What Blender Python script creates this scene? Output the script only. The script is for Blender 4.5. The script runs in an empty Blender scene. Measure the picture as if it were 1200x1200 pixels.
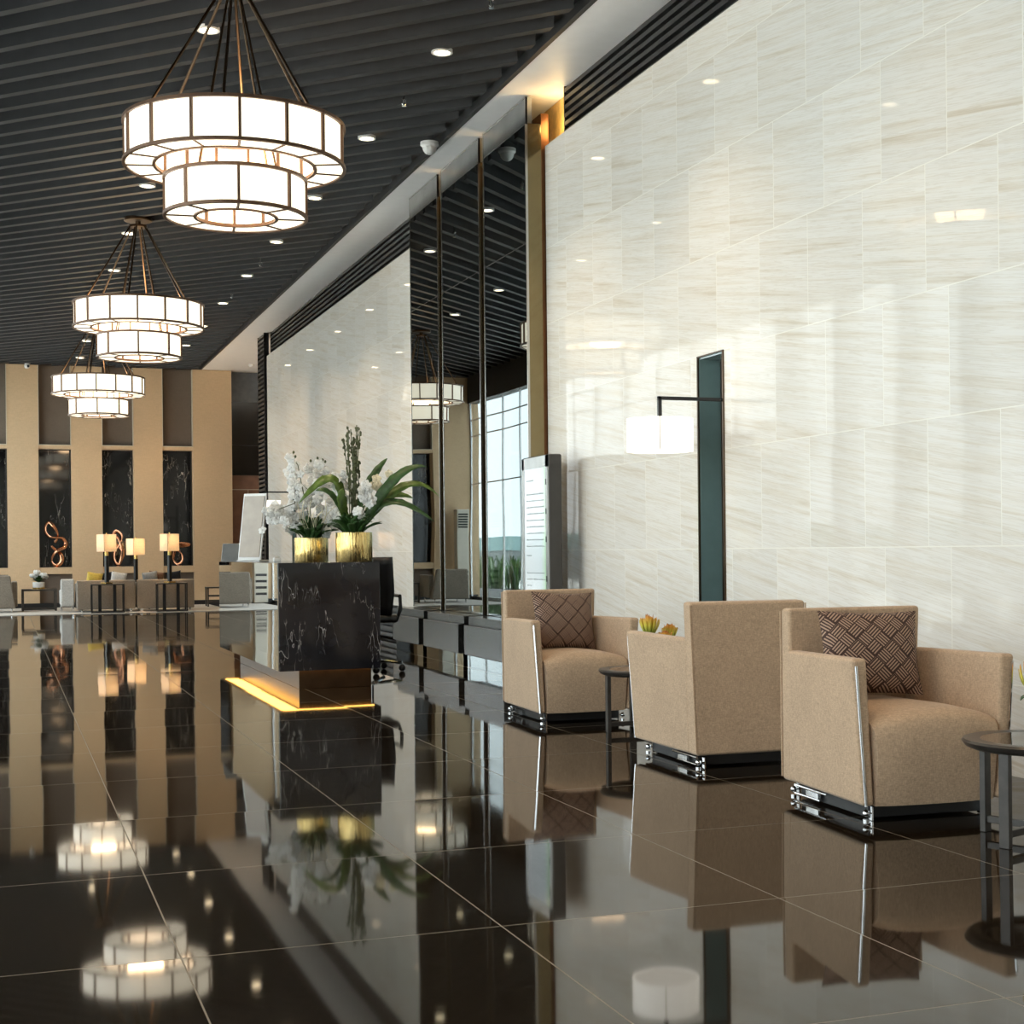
import bpy, bmesh, math, random
from mathutils import Vector, Matrix
random.seed(7)
PI = math.pi
SC = bpy.context.scene
COL = SC.collection

# ------------------------------------------------------------------ camera, world, exposure
F_PX, PPX, ROLL, CAM_H, YAW, HOR = 1765.0, 650.0, 0.0105, 1.05, math.radians(20.1326), 644.2065
cam_d = bpy.data.cameras.new('camera')
cam_d.sensor_fit = 'HORIZONTAL'; cam_d.sensor_width = 36.0
cam_d.lens = F_PX / 1200 * 36
cam_d.shift_x = -(PPX - 600) / 1200
cam_d.shift_y = (HOR - 600) / 1200
cam_d.clip_start = 0.05; cam_d.clip_end = 500
cam = bpy.data.objects.new('camera', cam_d); COL.objects.link(cam)
# shift compensates so that the roll turns about the point where the level optical axis meets the picture
cam.matrix_world = Matrix.Translation((0, 0, CAM_H)) @ Matrix.Rotation(-YAW, 4, 'Z') @ Matrix.Rotation(PI/2, 4, 'X') @ Matrix.Rotation(-ROLL, 4, 'Z')
def _fix_shift():
    # the frame centre lies (600-PPX, 600-HOR) px from the optical axis in the rolled picture
    cam_d.shift_x = (600 - PPX) / 1200
    cam_d.shift_y = (HOR - 600) / 1200
_fix_shift()
SC.camera = cam

W = bpy.data.worlds.new('overcast_sky'); SC.world = W; W.use_nodes = True
bg = W.node_tree.nodes['Background']
bg.inputs['Color'].default_value = (0.96, 0.985, 1.0, 1); bg.inputs['Strength'].default_value = 2.8
SC.view_settings.view_transform = 'Standard'; SC.view_settings.look = 'None'
SC.view_settings.gamma = 1.0; SC.view_settings.use_curve_mapping = False
SC.view_settings.exposure = 0.62
SC.cycles.use_denoising = True
SC.cycles.max_bounces = 10; SC.cycles.diffuse_bounces = 4; SC.cycles.glossy_bounces = 6
SC.cycles.transparent_max_bounces = 12; SC.cycles.caustics_reflective = False; SC.cycles.caustics_refractive = False
SC.cycles.sample_clamp_indirect = 6.0
bounce_sun_d = bpy.data.lights.new('sun', 'SUN'); bounce_sun_d.energy = 9; bounce_sun_d.angle = math.radians(8); bounce_sun_d.color = (1, .95, .86)  # added light source, bounces off the pale paving up to the soffit
sun = bpy.data.objects.new('sun', bounce_sun_d); COL.objects.link(sun); sun.rotation_euler = Vector((.10, -.72, .70)).to_track_quat('Z', 'Y').to_euler()
# portal in the long window wall, helps the sky light in
pl = bpy.data.lights.new('window_portal', 'AREA'); pl.shape = 'RECTANGLE'; pl.size = 4.2; pl.size_y = 36
pl.cycles.is_portal = True
po = bpy.data.objects.new('window_portal', pl); COL.objects.link(po)
po.location = (-1.62, 13.8, 2.15); po.rotation_euler = (0, -PI/2, 0)

# ------------------------------------------------------------------ helpers
class MB:
    def __init__(s): s.bm = bmesh.new()
    def hexa(s, p):                      # 8 points: bottom ring of 4 then top ring of 4
        v = [s.bm.verts.new(q) for q in p]
        for f in ((3,2,1,0),(4,5,6,7),(0,1,5,4),(1,2,6,5),(2,3,7,6),(3,0,4,7)): s.bm.faces.new([v[i] for i in f])
        return s
    def box(s, x0, x1, y0, y1, z0, z1, rz=0):
        p = [(x0,y0,z0),(x1,y0,z0),(x1,y1,z0),(x0,y1,z0),(x0,y0,z1),(x1,y0,z1),(x1,y1,z1),(x0,y1,z1)]
        if rz:
            cx, cy = (x0+x1)/2, (y0+y1)/2; c, n = math.cos(rz), math.sin(rz)
            p = [(cx+(x-cx)*c-(y-cy)*n, cy+(x-cx)*n+(y-cy)*c, z) for x, y, z in p]
        return s.hexa(p)
    def quad(s, a, b, c, d):
        s.bm.faces.new([s.bm.verts.new(q) for q in (a, b, c, d)]); return s
    def grid(s, rows, closed_u=False, closed_v=False):
        V = [[s.bm.verts.new(p) for p in r] for r in rows]
        nu, nv = len(V), len(V[0])
        for i in range(nu if closed_u else nu-1):
            for j in range(nv if closed_v else nv-1):
                a, b, c, d = V[i][j], V[i][(j+1)%nv], V[(i+1)%nu][(j+1)%nv], V[(i+1)%nu][j]
                try: s.bm.faces.new((a, b, c, d))
                except ValueError: pass
        return V
    def lathe(s, prof, n=32, c=(0,0,0), cap=True):
        V = s.grid([[(c[0]+r*math.cos(2*PI*k/n), c[1]+r*math.sin(2*PI*k/n), c[2]+z) for k in range(n)] for r, z in prof], closed_v=True)
        if cap:
            s.bm.faces.new(list(reversed(V[0]))); s.bm.faces.new(V[-1])
        return s
    def ring(s, prof, n=48, c=(0,0,0)):  # closed profile turned into a ring
        s.grid([[(c[0]+r*math.cos(2*PI*k/n), c[1]+r*math.sin(2*PI*k/n), c[2]+z) for k in range(n)] for r, z in prof], closed_u=True, closed_v=True)
        return s
    def tube(s, pts, r, n=8, closed=False, flat=1.0):
        pts = [Vector(p) for p in pts]; N = len(pts)
        rr = r if isinstance(r, (list, tuple)) else [r]*N
        rows = []; ref = Vector((0,0,1))
        for i, p in enumerate(pts):
            a = pts[(i-1)%N] if (closed or i > 0) else p
            b = pts[(i+1)%N] if (closed or i < N-1) else p
            t = (b-a).normalized()
            if abs(t.dot(ref)) > 0.97: ref = Vector((1,0,0)) if abs(t.x) < 0.9 else Vector((0,1,0))
            u = t.cross(ref).normalized(); w = t.cross(u).normalized(); ref = -w if i == 0 else (ref - t*ref.dot(t)).normalized()
            u = t.cross(ref).normalized(); w = u.cross(t)
            rows.append([p + u*math.cos(2*PI*k/n)*rr[i]*flat + w*math.sin(2*PI*k/n)*rr[i] for k in range(n)])
        V = s.grid(rows, closed_u=closed, closed_v=True)
        if not closed:
            s.bm.faces.new(list(reversed(V[0]))); s.bm.faces.new(V[-1])
        return s
    def ball(s, c, r, sx=1, sy=1, sz=1, u=12, v=8):
        m = Matrix.Translation(c) @ Matrix.Diagonal((sx*r, sy*r, sz*r, 1))
        bmesh.ops.create_uvsphere(s.bm, u_segments=u, v_segments=v, radius=1, matrix=m); return s
    def leaf(s, pts, width, n=10, fold=0.15, up=Vector((0,0,1)), wave=0):
        """blade along bezier pts (4), lens shaped"""
        P = [Vector(p) for p in pts]; rows = []
        for i in range(n+1):
            t = i/n; q = (1-t)**3*P[0] + 3*(1-t)**2*t*P[1] + 3*(1-t)*t*t*P[2] + t**3*P[3]
            d = 3*(1-t)**2*(P[1]-P[0]) + 6*(1-t)*t*(P[2]-P[1]) + 3*t*t*(P[3]-P[2])
            d = d.normalized() if d.length else Vector((0,0,1))
            sd = d.cross(up)
            sd = sd.normalized() if sd.length > 1e-4 else Vector((1,0,0))
            nn = sd.cross(d).normalized()
            w = width*(math.sin(PI*min(1, (t*0.94+0.06)))**0.7)*0.5
            w = max(w, width*0.03) * (1 + wave*math.sin(i*2.3))
            rows.append([q - sd*w + nn*w*fold, q, q + sd*w + nn*w*fold])
        s.grid(rows); return s
    def build(s, name, mat, parent=None, smooth=True, bevel=0, seg=2, solid=0, angle=38, sub=0):
        bm = s.bm
        bmesh.ops.recalc_face_normals(bm, faces=bm.faces)
        if smooth:
            for f in bm.faces: f.smooth = True
            for e in bm.edges:
                if len(e.link_faces) == 2 and e.calc_face_angle(0) > math.radians(angle) and not sub: e.smooth = False
        me = bpy.data.meshes.new(name); bm.to_mesh(me); bm.free()
        if mat: me.materials.append(mat)
        o = bpy.data.objects.new(name, me); COL.objects.link(o)
        if parent: o.parent = parent
        if bevel:
            m = o.modifiers.new('edge', 'BEVEL'); m.width = bevel; m.segments = seg; m.limit_method = 'ANGLE'; m.angle_limit = math.radians(30); m.harden_normals = True
            for p in me.polygons: p.use_smooth = True
        if solid:
            m = o.modifiers.new('thick', 'SOLIDIFY'); m.thickness = solid; m.offset = 0
        if sub:
            m = o.modifiers.new('sub', 'SUBSURF'); m.levels = sub; m.render_levels = sub
        return o
def thing(name, label, cat, loc=(0,0,0), rz=0, group=None):
    o = bpy.data.objects.new(name, None); COL.objects.link(o); o.empty_display_size = 0.1
    o.location = loc; o.rotation_euler = (0, 0, rz); o['label'] = label; o['category'] = cat
    if group: o['group'] = group
    return o
def tag(o, label, cat, group=None):
    o['label'] = label; o['category'] = cat
    if group: o['group'] = group
    return o
def struct(o): o['kind'] = 'structure'; return o
def dup(root, loc, rz, label, group=None):
    r = root.copy(); COL.objects.link(r); r.location = loc; r.rotation_euler = (0, 0, rz); r['label'] = label
    if group: r['group'] = group
    for ch in list(root.children):
        c = ch.copy(); COL.objects.link(c); c.parent = r
        for g in list(ch.children):
            d = g.copy(); COL.objects.link(d); d.parent = c
    return r

# ------------------------------------------------------------------ materials
class NT:
    def __init__(s, name):
        s.m = bpy.data.materials.new(name); s.m.use_nodes = True; s.t = s.m.node_tree; s.n = s.t.nodes
        s.p = s.n['Principled BSDF']; s.out = s.n['Material Output']
    def node(s, typ, **kw):
        n = s.n.new(typ)
        for k, v in kw.items(): setattr(n, k, v)
        return n
    def link(s, a, b): s.t.links.new(a, b)
    def put(s, sock, v):
        if isinstance(v, bpy.types.NodeSocket): s.link(v, sock)
        else: sock.default_value = v
    def math(s, op, a, b=0.0, c=None):
        n = s.node('ShaderNodeMath', operation=op); s.put(n.inputs[0], a); s.put(n.inputs[1], b)
        if c is not None: s.put(n.inputs[2], c)
        return n.outputs[0]
    def pos(s): return s.node('ShaderNodeNewGeometry').outputs['Position']
    def obj(s): return s.node('ShaderNodeTexCoord').outputs['Object']
    def sep(s, v):
        n = s.node('ShaderNodeSeparateXYZ'); s.link(v, n.inputs[0]); return n.outputs
    def comb(s, x=0., y=0., z=0.):
        n = s.node('ShaderNodeCombineXYZ')
        for i, v in enumerate((x, y, z)): s.put(n.inputs[i], v)
        return n.outputs[0]
    def mapping(s, v, loc=(0,0,0), rot=(0,0,0), sc=(1,1,1)):
        n = s.node('ShaderNodeMapping'); s.link(v, n.inputs[0])
        n.inputs['Location'].default_value = loc; n.inputs['Rotation'].default_value = rot; n.inputs['Scale'].default_value = sc
        return n.outputs[0]
    def noise(s, v, scale=5., detail=4., rough=.5, dist=0., out='Fac'):
        n = s.node('ShaderNodeTexNoise'); s.link(v, n.inputs['Vector'])
        n.inputs['Scale'].default_value = scale; n.inputs['Detail'].default_value = detail; n.inputs['Roughness'].default_value = rough; n.inputs['Distortion'].default_value = dist
        return n.outputs[out]
    def ramp(s, f, stops):
        n = s.node('ShaderNodeValToRGB'); s.link(f, n.inputs[0]); cr = n.color_ramp
        while len(cr.elements) < len(stops): cr.elements.new(.5)
        for e, (p, c) in zip(cr.elements, stops): e.position = p; e.color = (*c, 1) if len(c) == 3 else c
        return n.outputs[0]
    def mix(s, f, a, b):
        n = s.node('ShaderNodeMix', data_type='RGBA'); s.put(n.inputs[0], f)
        for sock, v in ((n.inputs[6], a), (n.inputs[7], b)): s.put(sock, v if isinstance(v, bpy.types.NodeSocket) else (*v, 1))
        return n.outputs[2]
    def bump(s, h, strength=.2, dist=.01):
        n = s.node('ShaderNodeBump'); s.link(h, n.inputs['Height']); n.inputs['Strength'].default_value = strength; n.inputs['Distance'].default_value = dist
        s.link(n.outputs[0], s.p.inputs['Normal']); return n
    def set(s, col=None, rough=None, metal=None, ior=None, emit=None, es=None, spec=None):
        p = s.p.inputs
        if col is not None: s.put(p['Base Color'], col if isinstance(col, bpy.types.NodeSocket) else (*col, 1))
        if rough is not None: s.put(p['Roughness'], rough)
        if metal is not None: p['Metallic'].default_value = metal
        if ior is not None: p['IOR'].default_value = ior
        if spec is not None: p['Specular IOR Level'].default_value = spec
        if emit is not None: s.put(p['Emission Color'], emit if isinstance(emit, bpy.types.NodeSocket) else (*emit, 1)); p['Emission Strength'].default_value = es
        return s.m
def simple(name, col, rough=.5, metal=0., var=.12, scale=8., **kw):
    n = NT(name); f = n.noise(n.obj(), scale, 4)
    lo = tuple(c*(1-var) for c in col); hi = tuple(min(1, c*(1+var)) for c in col)
    return n.set(n.ramp(f, [(.3, lo), (.7, hi)]), rough, metal, **kw)
def fabric(name, col, scale=260., var=.25):
    n = NT(name); o = n.obj()
    w1 = n.noise(n.mapping(o, sc=(1, 1, .25)), scale, 2, .6); w2 = n.noise(n.mapping(o, sc=(.25, .25, 1)), scale, 2, .6)
    w = n.math('ADD', n.math('MULTIPLY', w1, .5), n.math('MULTIPLY', w2, .5)); big = n.noise(o, 5, 3)
    f = n.math('ADD', n.math('MULTIPLY', w, .85), n.math('MULTIPLY', big, .15))
    n.set(n.ramp(f, [(.36, tuple(c*(1-var) for c in col)), (.64, tuple(min(1, c*(1+var)) for c in col))]), .9, spec=.2)
    n.p.inputs['Sheen Weight'].default_value = .15
    n.bump(w, .35, .002); return n.m
def veined(name, base, vein, scale, rough, ang=0.6, thick=.012, ior=1.5, metal=0):
    n = NT(name); o = n.pos()
    m = n.mapping(o, rot=(.5, ang, .3), sc=(1.5, 1.2, .30))
    f1 = n.noise(m, scale, 4, .6, .25); f2 = n.noise(n.mapping(m, loc=(7, 3, 5)), scale*1.8, 4, .6, .3)
    mask = n.ramp(n.noise(o, scale*1.3, 2), [(.48, (0,0,0)), (.62, (1,1,1))])
    def line(f, t): return n.ramp(n.math('ABSOLUTE', n.math('SUBTRACT', f, .5)), [(0, (1,1,1)), (t, (0,0,0))])
    a = n.math('MULTIPLY', n.math('MAXIMUM', line(f1, thick), n.math('MULTIPLY', line(f2, thick*.8), .7)), mask)
    b = n.ramp(n.noise(o, scale*.8, 5), [(.3, tuple(c*.6 for c in base)), (.7, tuple(c*1.5 for c in base))])
    return n.set(n.mix(a, b, vein), rough, metal, ior)

# floor: polished near-black stone tiles with fine joints (pale tan painted in for glints off bevelled edges), each tile very slightly out of level
n = NT('polished_black_floor'); P = n.pos(); x, y, z = n.sep(P)
tx = n.math('DIVIDE', n.math('SUBTRACT', x, .425), .8735); ty = n.math('DIVIDE', n.math('SUBTRACT', y, 5.088), 1.083)
fx = n.math('FRACT', tx); fy = n.math('FRACT', ty)
dx = n.math('MULTIPLY', n.math('MINIMUM', fx, n.math('SUBTRACT', 1., fx)), .8735); dy = n.math('MULTIPLY', n.math('MINIMUM', fy, n.math('SUBTRACT', 1., fy)), 1.083)
joint = n.math('LESS_THAN', n.math('MINIMUM', dx, dy), .0022)
wn = n.node('ShaderNodeTexWhiteNoise', noise_dimensions='2D'); n.link(n.comb(n.math('FLOOR', tx), n.math('FLOOR', ty)), wn.inputs[0])
sp = n.sep(n.noise(P, 1.7, 2, .5, 0, 'Color')); wc = n.sep(wn.outputs['Color'])
nx = n.math('ADD', n.math('MULTIPLY', n.math('SUBTRACT', wc[0], .5), .006), n.math('MULTIPLY', n.math('SUBTRACT', sp[0], .5), .004))
ny = n.math('ADD', n.math('MULTIPLY', n.math('SUBTRACT', wc[1], .5), .006), n.math('MULTIPLY', n.math('SUBTRACT', sp[1], .5), .004))
nv = n.node('ShaderNodeVectorMath', operation='NORMALIZE'); n.link(n.comb(nx, ny, 1.), nv.inputs[0]); n.link(nv.outputs[0], n.p.inputs['Normal'])
body = n.ramp(n.noise(P, 30, 5, .7), [(.3, (.007, .005, .0032)), (.7, (.017, .012, .0075))])
M_FLOOR = n.set(n.mix(joint, body, (.20, .17, .13)), n.math('ADD', .04, n.math('MULTIPLY', joint, .4)), ior=1.37)
M_FLOOR.node_tree.nodes['Principled BSDF'].inputs['Specular Tint'].default_value = (1, .92, .78, 1)

# right wall: polished cream travertine tiles
n = NT('cream_stone_tiles'); P = n.pos(); x, y, z = n.sep(P)
row = n.math('FLOOR', n.math('DIVIDE', n.math('SUBTRACT', z, .415), .6307)); par = n.math('FLOORED_MODULO', row, 2.)
u = n.math('DIVIDE', n.math('ADD', n.math('SUBTRACT', y, 6.935), n.math('MULTIPLY', n.math('SUBTRACT', 1., n.math('ABSOLUTE', n.math('SUBTRACT', par, 1.))), 0.)), .580)
u = n.math('ADD', u, n.math('MULTIPLY', n.math('SUBTRACT', 1., par), .323))
fu = n.math('FRACT', u); fv = n.math('FRACT', n.math('DIVIDE', n.math('SUBTRACT', z, .415), .6307))
du = n.math('MULTIPLY', n.math('MINIMUM', fu, n.math('SUBTRACT', 1., fu)), .58); dv = n.math('MULTIPLY', n.math('MINIMUM', fv, n.math('SUBTRACT', 1., fv)), .6307)
joint = n.math('LESS_THAN', n.math('MINIMUM', du, dv), .0030)
wn = n.node('ShaderNodeTexWhiteNoise', noise_dimensions='2D'); n.link(n.comb(n.math('FLOOR', u), row), wn.inputs[0])
sh = n.math('MULTIPLY', wn.outputs['Value'], 9.)
vc = n.comb(n.math('MULTIPLY', y, .45), n.math('SUBTRACT', n.math('MULTIPLY', z, 15.), n.math('MULTIPLY', y, 2.4)), sh)
v1 = n.noise(vc, 1.6, 6, .62, .5); v2 = n.noise(vc, 5.0, 4, .6, .3)
c1 = n.ramp(v1, [(.28, (.66, .585, .48)), (.40, (.755, .705, .63)), (.55, (.805, .775, .73)), (.75, (.78, .75, .70))])
streak = n.ramp(n.math('ABSOLUTE', n.math('SUBTRACT', v2, .5)), [(0, (1,1,1)), (.05, (0,0,0))])
c2 = n.mix(n.math('MULTIPLY', streak, .26), c1, (.50, .42, .30))
tone = n.math('ADD', .95, n.math('MULTIPLY', wn.outputs['Value'], .08))
tn = n.node('ShaderNodeVectorMath', operation='SCALE'); n.link(c2, tn.inputs[0]); n.link(tone, tn.inputs['Scale'])
wv = n.sep(n.noise(P, 2.2, 2, .5, 0, 'Color')); wcc = n.sep(wn.outputs['Color'])
nrm = n.node('ShaderNodeVectorMath', operation='ADD'); n.link(n.node('ShaderNodeNewGeometry').outputs['Normal'], nrm.inputs[0])
n.link(n.comb(0., n.math('ADD', n.math('MULTIPLY', n.math('SUBTRACT', wcc[0], .5), .004), n.math('MULTIPLY', n.math('SUBTRACT', wv[0], .5), .006)), n.math('ADD', n.math('MULTIPLY', n.math('SUBTRACT', wcc[1], .5), .004), n.math('MULTIPLY', n.math('SUBTRACT', wv[1], .5), .004))), nrm.inputs[1])
nz = n.node('ShaderNodeVectorMath', operation='NORMALIZE'); n.link(nrm.outputs[0], nz.inputs[0]); n.link(nz.outputs[0], n.p.inputs['Normal'])
M_TILE = n.set(n.mix(joint, tn.outputs[0], (.86, .83, .76)), .025, ior=1.5, spec=.10)

M_CEIL = simple('charcoal_ceiling_paint', (.024, .025, .028), .55)
M_SOFFIT = simple('white_soffit_paint', (.90, .90, .92), .5, var=.02)
M_BLACK = simple('black_powder_coat', (.012, .012, .013), .4)
M_LOUVRE = simple('charcoal_louvre_metal', (.035, .035, .036), .38, .3)
M_CHROME = simple('polished_chrome', (.85, .86, .88), .06, 1., var=.03)
M_STEEL = simple('brushed_steel_edge', (.55, .55, .54), .25, 1., var=.05)
M_BRONZE = simple('dark_bronze_metal', (.10, .065, .040), .28, 1., var=.15)
M_BRONZE_BAR = simple('chandelier_bronze', (.13, .072, .042), .4, .5)
M_BRONZE_FACE = simple('bronze_cladding', (.20, .085, .035), .30, .8, var=.1)
M_GOLD = simple('gold_leaf_panel', (.78, .50, .16), .35, .15, var=.2, scale=14)
def mirror(name, col, rough, wob=.004):
    n = NT(name); P = n.pos(); s3 = n.sep(n.noise(P, .9, 1, .5, 0, 'Color'))
    a = n.node('ShaderNodeVectorMath', operation='ADD'); n.link(n.node('ShaderNodeNewGeometry').outputs['Normal'], a.inputs[0])
    sc = lambda k: n.math('MULTIPLY', n.math('SUBTRACT', s3[k], .5), wob)
    n.link(n.comb(sc(0), sc(1), sc(2)), a.inputs[1])
    b = n.node('ShaderNodeVectorMath', operation='NORMALIZE'); n.link(a.outputs[0], b.inputs[0]); n.link(b.outputs[0], n.p.inputs['Normal'])
    f = n.noise(n.obj(), 3, 2)
    return n.set(n.ramp(f, [(.3, tuple(c*.97 for c in col)), (.7, col)]), rough, 1.)
M_MIRROR = mirror('grey_tinted_mirror', (.185, .225, .235), .008)
M_BRONZE_MIRROR = simple('bronze_tinted_metal', (.27, .21, .11), .12, .85, var=.04)
M_NICHE = simple('teal_back_painted_glass', (.155, .225, .225), .05, var=.06, ior=1.6)
M_DESKGLASS = mirror('black_polished_glass_side', (.50, .54, .56), .012, .003)
n = NT('grey_header_metal'); M_HEADER = n.set(n.ramp(n.noise(n.obj(), 4, 3), [(.3, (.40, .41, .40)), (.7, (.50, .51, .50))]), .22, 1.)
M_MARBLE = veined('black_marble', (.011, .011, .014), (.50, .48, .46), 2.9, .09, thick=.0035)
M_MARBLE_FAR = veined('black_wall_marble', (.010, .010, .011), (.7, .66, .6), 1.6, .05, thick=.004)
M_PLINTH = veined('dark_grey_granite', (.032, .036, .038), (.10, .11, .11), 2.0, .22, thick=.01)
M_UPHOL = fabric('taupe_woven_upholstery', (.48, .34, .228))
M_GREYFAB = fabric('grey_sofa_upholstery', (.22, .19, .155), 120)
M_LIGHTFAB = fabric('pale_grey_upholstery', (.50, .49, .47), 120)
M_DARKWOOD = simple('espresso_stained_wood', (.046, .040, .035), .33, var=.3, scale=20)
M_GLASSTOP = simple('smoked_glass_top', (.020, .018, .015), .04, var=.05)
M_BLACKPLASTIC = simple('black_plastic', (.010, .010, .011), .35)
M_LEATHER = simple('black_leather', (.011, .011, .013), .38)
M_WALLFAB = fabric('beige_wall_fabric', (.60, .435, .275), 60, .06)
M_TAUPE = fabric('taupe_wall_panel', (.155, .122, .098), 60, .06)
M_EDGE = simple('pale_edge_trim', (.58, .52, .42), .5, var=.03)
M_CREAMWALL = simple('cream_wall_paint', (.62, .58, .50), .6, var=.03)
M_COPPER = simple('polished_copper', (.72, .36, .21), .16, 1., var=.06)
M_BRASS = simple('polished_brass', (.80, .56, .20), .18, 1., var=.05)
M_BRASSHAM = NT('hammered_brass_pot'); n = M_BRASSHAM; hz = n.noise(n.mapping(n.obj(), sc=(14, 14, 1.2)), 3, 3, .6, .6)
n.bump(hz, .55, .02); M_BRASSHAM = n.set(n.ramp(hz, [(.3, (.50, .33, .10)), (.7, (.90, .68, .30))]), .16, 1.)
M_LEAF = simple('deep_green_leaf', (.035, .085, .022), .35, var=.4, scale=25)
M_LEAF2 = simple('olive_green_leaf', (.085, .145, .022), .35, var=.35, scale=20)
M_TWIG = simple('green_brown_twig', (.075, .085, .035), .6, var=.4, scale=60)
def translucent(name, lo, hi, f):
    n = NT(name); tl = n.node('ShaderNodeBsdfTranslucent'); mx = n.node('ShaderNodeMixShader'); mx.inputs[0].default_value = f
    cc = n.ramp(n.noise(n.obj(), 40, 2), [(.3, lo), (.7, hi)]); n.set(cc, .6); n.link(cc, tl.inputs[0])
    n.link(n.p.outputs[0], mx.inputs[1]); n.link(tl.outputs[0], mx.inputs[2]); n.link(mx.outputs[0], n.out.inputs[0]); return n.m
M_PETAL = translucent('white_orchid_petal', (.88, .88, .86), (.93, .93, .92), .4)
M_PETALY = simple('cream_orchid_petal', (.80, .72, .52), .5, var=.12, scale=40)
M_PROTEA = NT('yellow_orange_petal'); n = M_PROTEA; zz = n.sep(n.node('ShaderNodeTexCoord').outputs['Generated'])[2]
M_PROTEA = n.set(n.ramp(zz, [(.1, (.16, .26, .04)), (.5, (.72, .62, .08)), (.85, (.70, .30, .03)), (1, (.30, .08, .02))]), .5)
def emit(name, col, es, base=(.8,.8,.8)):
    n = NT(name); f = n.noise(n.obj(), 4, 2)
    e = n.ramp(f, [(.3, tuple(c*.95 for c in col)), (.7, col)])
    return n.set(base, .6, emit=e, es=es)
M_SHADE = emit('lit_linen_shade', (1.0, .88, .66), 1.0)
M_LAMPSHADE = emit('lit_wall_lamp_shade', (1.0, .93, .80), .8)
n = NT('translucent_linen_shade'); tl = n.node('ShaderNodeBsdfTranslucent'); mx = n.node('ShaderNodeMixShader'); mx.inputs[0].default_value = .55
cc = n.ramp(n.noise(n.obj(), 40, 2), [(.3, (.70, .64, .55)), (.7, (.78, .72, .63))]); n.set(cc, .8); n.link(cc, tl.inputs[0])
n.link(n.p.outputs[0], mx.inputs[1]); n.link(tl.outputs[0], mx.inputs[2]); n.link(mx.outputs[0], n.out.inputs[0]); M_TABLESHADE = n.m
M_DOWN = emit('downlight_lens', (1.0, .78, .48), 9)
M_AMBER = emit('amber_led_strip', (1.0, .50, .10), 5)
M_WHITE = simple('white_plastic', (.78, .78, .77), .35, var=.02)
M_CERAMIC = simple('white_ceramic', (.82, .81, .78), .15, var=.02)
M_RUG = fabric('pale_lounge_rug', (.42, .39, .35), 50, .15)
M_TIMBER = simple('reddish_timber_veneer', (.24, .125, .085), .4, var=.15, scale=6)
M_DARKGLASS = simple('dark_glazing', (.006, .006, .007), .04)
M_BLUEGREY = simple('blue_grey_bulkhead', (.12, .135, .155), .25)
M_KIOSK = simple('kiosk_housing', (.055, .050, .046), .35)
M_SILVER = simple('silver_bezel', (.50, .52, .52), .3, .8)
n = NT('kiosk_screen'); zz = n.sep(n.node('ShaderNodeTexCoord').outputs['Generated'])
M_SCREEN = n.set((.02,.02,.02), .1, emit=n.ramp(zz[1], [(.0, (.30, .62, .30)), (.08, (.62, .85, .66)), (.22, (.70, .82, .85)), (1, (.76, .84, .86))]), es=.52)
M_INK = simple('screen_text_grey', (.42, .47, .49), .6)
n = NT('clear_window_glass')
tr = n.node('ShaderNodeBsdfTransparent'); tr.inputs[0].default_value = (.94, .98, .98, 1); gl = n.node('ShaderNodeBsdfGlossy'); gl.inputs['Roughness'].default_value = .01
fr = n.node('ShaderNodeLayerWeight'); fr.inputs['Blend'].default_value = .5; mx = n.node('ShaderNodeMixShader')
n.link(n.math('ADD', .02, n.math('MULTIPLY', n.math('POWER', fr.outputs['Facing'], 5.), .7)), mx.inputs[0]); n.link(tr.outputs[0], mx.inputs[1]); n.link(gl.outputs[0], mx.inputs[2]); n.link(mx.outputs[0], n.out.inputs[0]); M_GLASS = n.m
M_PAVE = simple('outdoor_pale_paving', (.74, .74, .72), .8, scale=3, var=.05)
M_TEAL = simple('teal_fascia', (.16, .27, .27), .5, var=.05)
M_SHOPDARK = simple('grey_shopfront', (.10, .12, .12), .4)
# cushion: basket weave of diagonal stripes
n = NT('basket_weave_cushion'); uv = n.node('ShaderNodeTexCoord').outputs['UV']; uv = n.mapping(uv, sc=(1, .86, 1))
cx, cy, _ = n.sep(n.mapping(uv, loc=(.3, .1, 0), rot=(0, 0, PI/4), sc=(8.2, 8.2, 1)))
par = n.math('FLOORED_MODULO', n.math('ADD', n.math('FLOOR', cx), n.math('FLOOR', cy)), 2.)
co = n.math('ADD', n.math('MULTIPLY', cx, par), n.math('MULTIPLY', cy, n.math('SUBTRACT', 1., par)))
st = n.math('GREATER_THAN', n.math('FRACT', n.math('MULTIPLY', co, 4.5)), .52)
ex = n.math('FRACT', cx); ey = n.math('FRACT', cy)
inn = n.math('MULTIPLY', n.math('GREATER_THAN', ex, .09), n.math('GREATER_THAN', ey, .09))
M_CUSH = n.set(n.mix(n.math('MULTIPLY', st, inn), (.050, .027, .021), (.37, .25, .185)), .75, spec=.25)
CUSHCOL = {k: fabric(k+'_cushion_fabric', c, 90) for k, c in dict(yellow=(.62, .44, .09), black=(.02, .02, .024), white=(.62, .60, .57), grey=(.30, .31, .31), brown=(.19, .11, .07)).items()}

# ------------------------------------------------------------------ the setting
XW, XL, YF, ZC, ZS = 4.30, -1.40, 31.70, 4.85, 4.85
struct(MB().box(-1.6, 6.2, -4.2, 32.6, -.12, 0).build('floor', M_FLOOR, smooth=False))
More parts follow.
